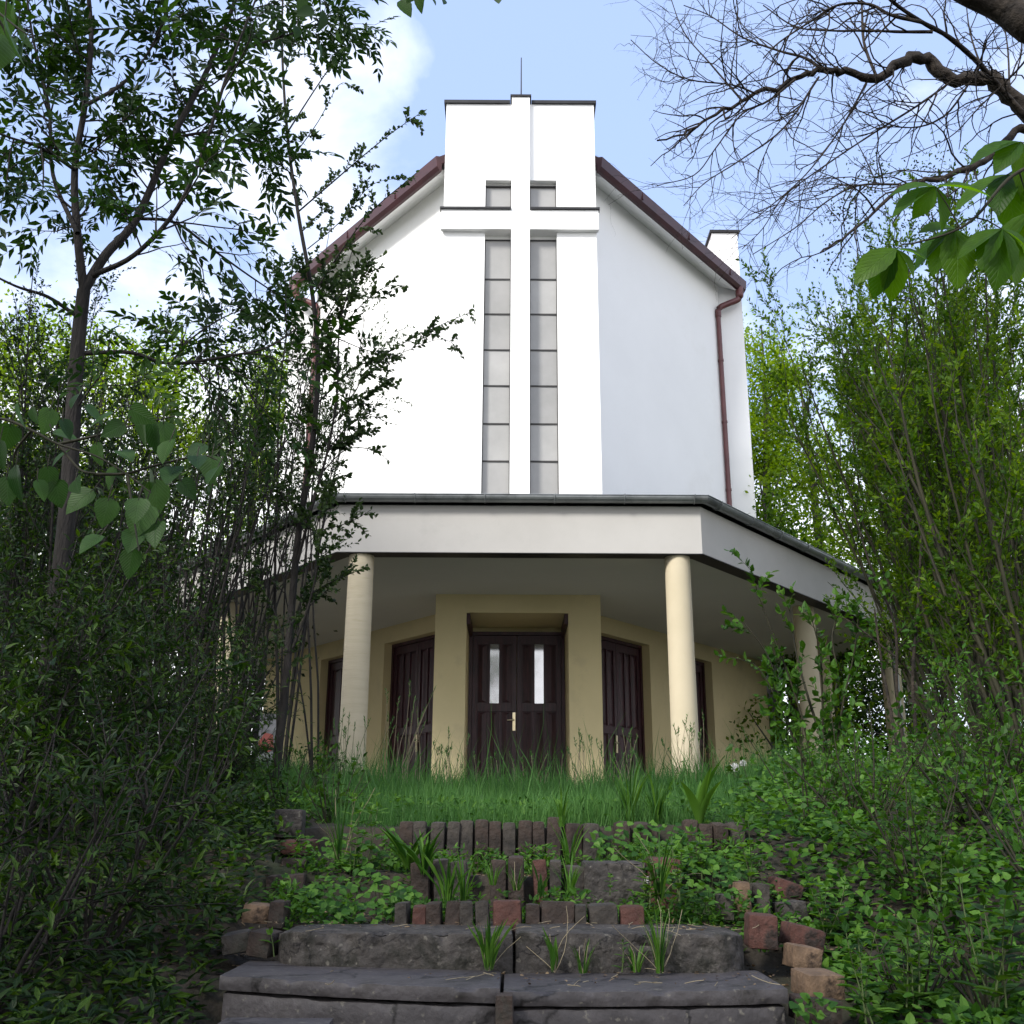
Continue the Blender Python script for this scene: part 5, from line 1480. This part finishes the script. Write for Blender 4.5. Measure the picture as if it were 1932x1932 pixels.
def litter():
    rng = np.random.default_rng(34); LV = Leaves(rng, 'ovate'); WD = Wood()
    for y0, y1, z, n in ((Y1 + .02, Y1 + .36, zt1 + .006, 130), (Y2 + .02, Y2 + .30, zt2 + .008, 110)):
        x = rng.uniform(-.85, .85, n); u = rng.random(n) ** .6; y = y0 + (y1 - y0) * u
        LV.add(np.stack([x, y, np.full(n, z)], 1), np.stack([rng.normal(size=n), rng.normal(size=n), rng.normal(0, .1, n)], 1), np.array([0, 0, 1.0]) + rng.normal(0, .3, (n, 3)), rng.uniform(.008, .022, n), rng.uniform(.005, .011, n))
        for i in range(26):
            p = np.array([rng.uniform(-.85, .85), rng.uniform(y0, y1), z + .001]); a = rng.uniform(0, 6.28)
            WD.tube(wander(rng, p, [math.cos(a), math.sin(a), 0], rng.uniform(.02, .09), 3, .12, 0), np.full(4, .0012), 3)
    n = 2600; y = rng.uniform(3.7, 5.1, n); x = rng.uniform(-1.5, 1.6, n)
    LV.add(np.stack([x, y, ground(x, y) + .004], 1), np.stack([rng.normal(size=n), rng.normal(size=n), rng.normal(0, .1, n)], 1), np.array([0, 0, 1.0]) + rng.normal(0, .3, (n, 3)), rng.uniform(.01, .03, n), rng.uniform(.006, .015, n))
    root = empty('leaf_litter', (0, 4, -.3)); tag(root, 'dry leaf crumbs and twig bits lying on the steps', 'litter', kind='stuff')
    LV.build('dry_leaves', LM['litter'], root, (0, 4, -.3)); o = WD.build('twig_bits', M['dry'], root, (0, 4, -.3))
    o['kind'] = 'stuff'
litter()

# ------------------------------------------------------------------ single weeds on and around the steps
def at_step(px, py, Yd):
    p = P(px, py, Yd); return p
def tuft(px, py, Yd, h, n, label, seed, lm='weed', w=.010, kind='blade', spread=.45, name='grass_tuft', cat='grass tuft', snap=True, dry=0):
    rng = np.random.default_rng(seed); p = at_step(px, py, Yd)
    LV, WD = Leaves(rng, kind), Wood()
    a = rng.uniform(0, 6.28, n); q = rng.random(n) ** .7
    d = np.stack([np.cos(a) * spread * q, np.sin(a) * spread * q * .8 - .1, np.ones(n)], 1)
    base = p + np.stack([np.cos(a), np.sin(a), np.zeros(n)], 1) * .012
    nn = -np.stack([np.cos(a), np.sin(a), np.full(n, -.3)], 1)
    LV.add(base, d, nn, h * rng.uniform(.5, 1.1, n), w * rng.uniform(.7, 1.2, n))
    root = empty(name, p, label, cat)
    LV.build('blades' if kind == 'blade' else 'leaves', LM[lm], root, p)
    if dry:
        for i in range(dry):
            dd = np.array([rng.normal(0, .35), rng.normal(0, .2), 1.0]); c = wander(rng, p, dd / np.linalg.norm(dd), h * rng.uniform(.6, 1.2), 6, .15, -.3)
            WD.tube(c, np.linspace(.0015, .0008, 7), 4)
        WD.build('dry_stalks', M['dry'], root, p)
def herb(px, py, Yd, h, label, seed, ln=.04, wr=.6, npair=5, kind='ovate', lm='weed', nst=1, name='weed', cat='weed'):
    rng = np.random.default_rng(seed); p = at_step(px, py, Yd)
    LV, WD = Leaves(rng, kind), Wood()
    for s in range(nst):
        dd = np.array([rng.normal(0, .22), rng.normal(0, .15) - .05, 1.0])
        c = wander(rng, p + rng.normal(0, .012, 3) * [1, 1, 0], dd / np.linalg.norm(dd), h * rng.uniform(.7, 1.1), 6, .06, .1)
        WD.tube(c, np.linspace(.003, .0015, 7), 5)
        for k in range(npair):
            t = (k + .6) / npair * 6; i = min(int(t), 5); q = c[i] + (c[i + 1] - c[i]) * (t - i)
            a = k * 1.57 + rng.normal(0, .3)
            for sg in (0, math.pi):
                d = np.array([math.cos(a + sg), math.sin(a + sg) - .2, .35])
                LV.add(q, d, [0, -.1, 1], ln * rng.uniform(.8, 1.2) * (1.1 - .35 * k / npair), ln * wr * rng.uniform(.8, 1.1))
        LV.add(np.repeat(c[-1][None], 3, 0), rng.normal(size=(3, 3)) * .5 + [0, 0, .8], rng.normal(size=(3, 3)), ln * .5, ln * .3)
    root = empty(name, p, label, cat); finish(root, p, WD, LV, M['herb_stem'], LM[lm], 'stem', 'leaves')
def mat_plant(px0, px1, py0, py1, Y0, Y1_, n, label, seed, ln=.045, kind='ovate', name='ivy_patch', cat='ivy', lm='weed', wr=.85, thick=.06):
    rng = np.random.default_rng(seed); LV, WD = Leaves(rng, kind), Wood()
    u = rng.random(n); v = rng.random(n)
    k = np.sin(u * math.pi) ** .5
    pts = np.array([P(px0 + (px1 - px0) * a, py0 + (py1 - py0) * (.5 + (b - .5) * c), Y0 + (Y1_ - Y0) * (.5 + (b - .5) * c)) for a, b, c in zip(u, v, k)])
    c0 = pts.mean(0); pts = pts + rng.normal(0, thick * .4, (n, 3)) * [0.6, 1, .6]
    d = np.stack([rng.normal(0, .6, n), -.6 + rng.normal(0, .3, n), -.25 + rng.normal(0, .3, n)], 1)
    LV.add(pts, d, np.stack([rng.normal(0, .3, n), np.full(n, -.5), np.full(n, .8)], 1), ln * rng.uniform(.6, 1.2, n), ln * wr * rng.uniform(.8, 1.1, n))
    for i in range(n // 6):
        q = pts[i]; WD.tube(np.array([q + [0, .05, -.08], q + [0, .02, -.03], q]), np.array([.0015, .0013, .001]), 3)
    root = empty(name, c0, label, cat); finish(root, c0, WD, LV, M['herb_stem'], LM[lm], 'stems', 'leaves')
mat_plant(580, 780, 1640, 1735, 4.35, 3.92, 210, 'dense patch of ivy like leaves on the left of the second step', 900, .038, thick=.05)
mat_plant(610, 760, 1560, 1640, 5.0, 4.5, 100, 'ragged leafy patch between the red brick and the top row', 901, .04, thick=.05)
mat_plant(1120, 1330, 1548, 1625, 5.0, 4.55, 130, 'leafy patch hiding the right part of the top brick row', 902, .042, thick=.05)
mat_plant(1240, 1400, 1600, 1700, 4.6, 4.0, 170, 'leafy patch right of the reddish brown stone', 903, .036, thick=.06)
mat_plant(1500, 1560, 1860, 1932, 3.2, 3.12, 22, 'little rounded leaves beside the dark block at lower right', 904, .03, 'heart', thick=.03, name='creeping_plant', cat='creeper', wr=1.0)
W1 = 1834  # foot line of the second riser
tuft(922, 1832, 3.56, .17, 22, 'dandelion like rosette at the joint of the two lowest slabs', 910, w=.013, kind='lance', name='weed_rosette', cat='weed', dry=3)
tuft(1047, 1835, 3.56, .19, 5, 'single broad upright blade before the second step, right of the joint', 911, w=.020, kind='lance', spread=.2, name='weed_rosette', cat='weed', dry=4)
tuft(1245, 1836, 3.55, .22, 34, 'tall grass tuft before the right half of the second step', 912, w=.005, spread=.22, dry=6)
tuft(1200, 1834, 3.56, .10, 12, 'short pale tuft left of the tall grass tuft', 913, w=.008, dry=2)
herb(1160, 1834, 3.56, .10, 'small upright herb with paired leaves before the second step', 914, .032, .4, 5, 'lance')
herb(515, 1806, 3.68, .09, 'two leaved seedling at the left end of the second step', 915, .05, .35, 1, 'lance')
tuft(1100, 1836, 3.56, .12, 9, 'thin bent tuft right of the single broad blade', 916, w=.007, dry=3)
tuft(845, 1712, 3.98, .22, 12, 'fan of long pointed leaves left of the low brick row', 920, w=.014, kind='lance', spread=.6, name='weed_rosette', cat='weed')
tuft(875, 1700, 4.0, .20, 18, 'grassy tuft in the middle of the low brick row', 921, w=.008)
tuft(1075, 1690, 4.15, .16, 16, 'bright tuft below the large grey block', 922, w=.009)
tuft(1020, 1698, 4.0, .13, 4, 'single stiff blade left of the large grey block', 923, w=.018, kind='lance', spread=.12, name='weed_rosette', cat='weed')
herb(1150, 1690, 4.1, .10, 'low herb with round leaves before the large grey block', 924, .03, .8, 4)
herb(1225, 1700, 4.0, .16, 'leafy herb right of the large grey block', 925, .045, .6, 6, nst=4)
herb(1275, 1700, 3.98, .20, 'taller leafy herb at the right of the low brick row', 926, .05, .6, 6, nst=3)
tuft(1245, 1698, 3.98, .26, 22, 'grass rising between the herbs on the second step', 927, w=.009, spread=.3, dry=3)
tuft(1075, 1640, 4.55, .26, 14, 'long bladed tuft left of the large grey block', 930, w=.011, spread=.28)
tuft(770, 1640, 4.5, .20, 14, 'plantain with long upright leaves left of the middle row', 931, w=.022, kind='dock', spread=.5, name='weed_rosette', cat='weed')
tuft(800, 1650, 4.4, .18, 14, 'second smaller plantain right of the long leaved one', 932, w=.018, kind='dock', spread=.6, name='weed_rosette', cat='weed')
tuft(930, 1670, 4.3, .12, 18, 'fine mossy grass tuft between low and middle rows', 933, w=.006)
tuft(975, 1680, 4.3, .10, 14, 'fine grass tuft under the middle of the brick rows', 934, w=.006, dry=2)
tuft(640, 1640, 4.6, .34, 16, 'tall nettle like stalks right of the bright red brick', 935, w=.008, spread=.25, dry=4)
herb(660, 1650, 4.55, .30, 'leafy stalk right of the bright red brick', 936, .055, .55, 6, nst=3)
herb(700, 1640, 4.6, .28, 'broad leaved stalk between the red brick and the plantain', 937, .06, .6, 5, nst=2)
tuft(1060, 1560, 4.95, .20, 12, 'bladed tuft before the right end of the upright bricks', 940, w=.012, spread=.35)
tuft(1190, 1560, 5.2, .34, 30, 'tall bright grass tuft above the right part of the top row', 941, w=.012, spread=.35)
tuft(1240, 1560, 5.2, .30, 26, 'bright grass tuft at the right end of the top row', 942, w=.011, spread=.4)
tuft(1320, 1560, 5.1, .34, 8, 'long upright dock leaf clump at the right end of the lawn edge', 943, w=.045, kind='dock', spread=.4, name='weed_rosette', cat='weed')
herb(1420, 1700, 4.35, .32, 'tall herb with paired pointed leaves above the pale upright brick', 944, .075, .45, 5, nst=2)
herb(1330, 1660, 4.5, .22, 'leafy herb above the short upright brick', 945, .06, .6, 5, nst=2)
herb(1640, 1932, 3.2, .28, 'herb with long pointed leaves right of the sand coloured brick', 946, .075, .35, 7, 'lance', nst=3)
herb(1720, 1900, 3.3, .26, 'leafy herb in the lower right, left of the corner plant', 947, .07, .45, 6, nst=3, lm='broad')
herb(1880, 1900, 3.0, .34, 'big leaved plant in the lower right corner', 948, .085, .5, 6, nst=4, lm='broad')
herb(1790, 1780, 3.9, .30, 'leafy herb in the middle of the right bank', 949, .06, .5, 6, nst=4, lm='broad')
herb(1560, 1780, 4.0, .26, 'leafy herb just above the slanted reddish brick', 950, .05, .7, 6, nst=4)
herb(400, 1720, 4.1, .22, 'broad dark leaves left of the dull tan brick', 953, .07, .7, 4, nst=3, lm='broad')
# dandelion clocks and seed stalks
def clock(px, py, Yd, label, seed, r=.028, foot=None):
    rng = np.random.default_rng(seed); c = P(px, py, Yd); b = np.array([c[0] + rng.normal(0, .03), Yd, gz(c[0], Yd)])
    root = empty('dandelion_clock', b, label, 'dandelion'); WD = Wood()
    WD.tube(smooth_path([b, (b + c) / 2 + [.01, 0, 0], c], 3), np.full(7, .0028), 5); WD.build('stalk', M['herb_stem'], root, b)
    W2 = Wood(); 
    for i in range(120):
        d = nrm(rng.normal(size=3)); W2.tube(np.array([c + d * r * .2, c + d * r]), np.array([.0008, .0022]), 3)
    W2.build('seed_head', M['petal'], root, b)
clock(1575, 1420, 10.0, 'white dandelion clock before the inner right column', 960, .05)
clock(1386, 1448, 9.0, 'white seed head left of the broad leaved shrub', 961, .04)
clock(1402, 1440, 9.2, 'second white seed head touching the first, nearer the shrub', 962, .03)
clock(1222, 1660, 4.2, 'tiny seed head right of the large grey block', 963, .012)
def stalks():
    rng = np.random.default_rng(41)
    spots = [(735, 'left side door'), (750, 'pale stalk pair before the left side door'), (880, ''), (1035, ''), (1110, ''), (1290, ''), (1300, '')]
    for k, (cx, lo, hi, hh, lab) in enumerate([(752, 722, 800, 1.15, 'tall pale seed stalks before the left side door'), (850, 826, 880, .75, 'seed stalks before the left portal pier'), (1100, 1076, 1130, .75, 'seed stalks before the right portal pier'),
                                       (1190, 1140, 1225, .8, 'seed stalks before the right side door'), (1290, 1262, 1345, .95, 'tall seed stalks before the front right column'), (980, 900, 1060, .6, 'thin stalks before the double door'), (655, 625, 700, .9, 'leafy dark stalks before the front left column')]):
        Yd = 11.5; b = np.array([(cx - 966) / F * Yd, Yd, gz((cx - 966) / F * Yd, Yd)])
        root = empty('seed_stalks', b, lab, 'tall grass'); WD, LV = Wood(), Leaves(rng, 'blade')
        for i in range(16):
            px = rng.uniform(lo, hi); y = Yd + rng.uniform(-1.5, 1.5); x = (px - 966) / F * y; q = np.array([x, y, gz(x, y)])
            h = hh * rng.uniform(.5, 1.0)
            c = wander(rng, q, [rng.normal(0, .12), 0, 1.0], h, 7, .05, -.15)
            WD.tube(c, np.linspace(.0035, .002, 8), 4)
            m = 10; u = np.linspace(0, 1, m)[:, None]; s0 = c[-2] + (c[-1] - c[-2]) * u
            LV.add(s0, np.stack([rng.normal(0, .5, m), rng.normal(0, .5, m), np.ones(m)], 1), rng.normal(size=(m, 3)), .035, .010)
            LV.add(np.repeat(q[None], 3, 0), np.stack([rng.normal(0, .35, 3), rng.normal(0, .3, 3), np.ones(3)], 1), rng.normal(size=(3, 3)), h * .6, .011)
        WD.build('stalks', M['dry'] if k != 6 else M['herb_stem'], root, b); LV.build('seed_heads', LM['grass'], root, b)
stalks()
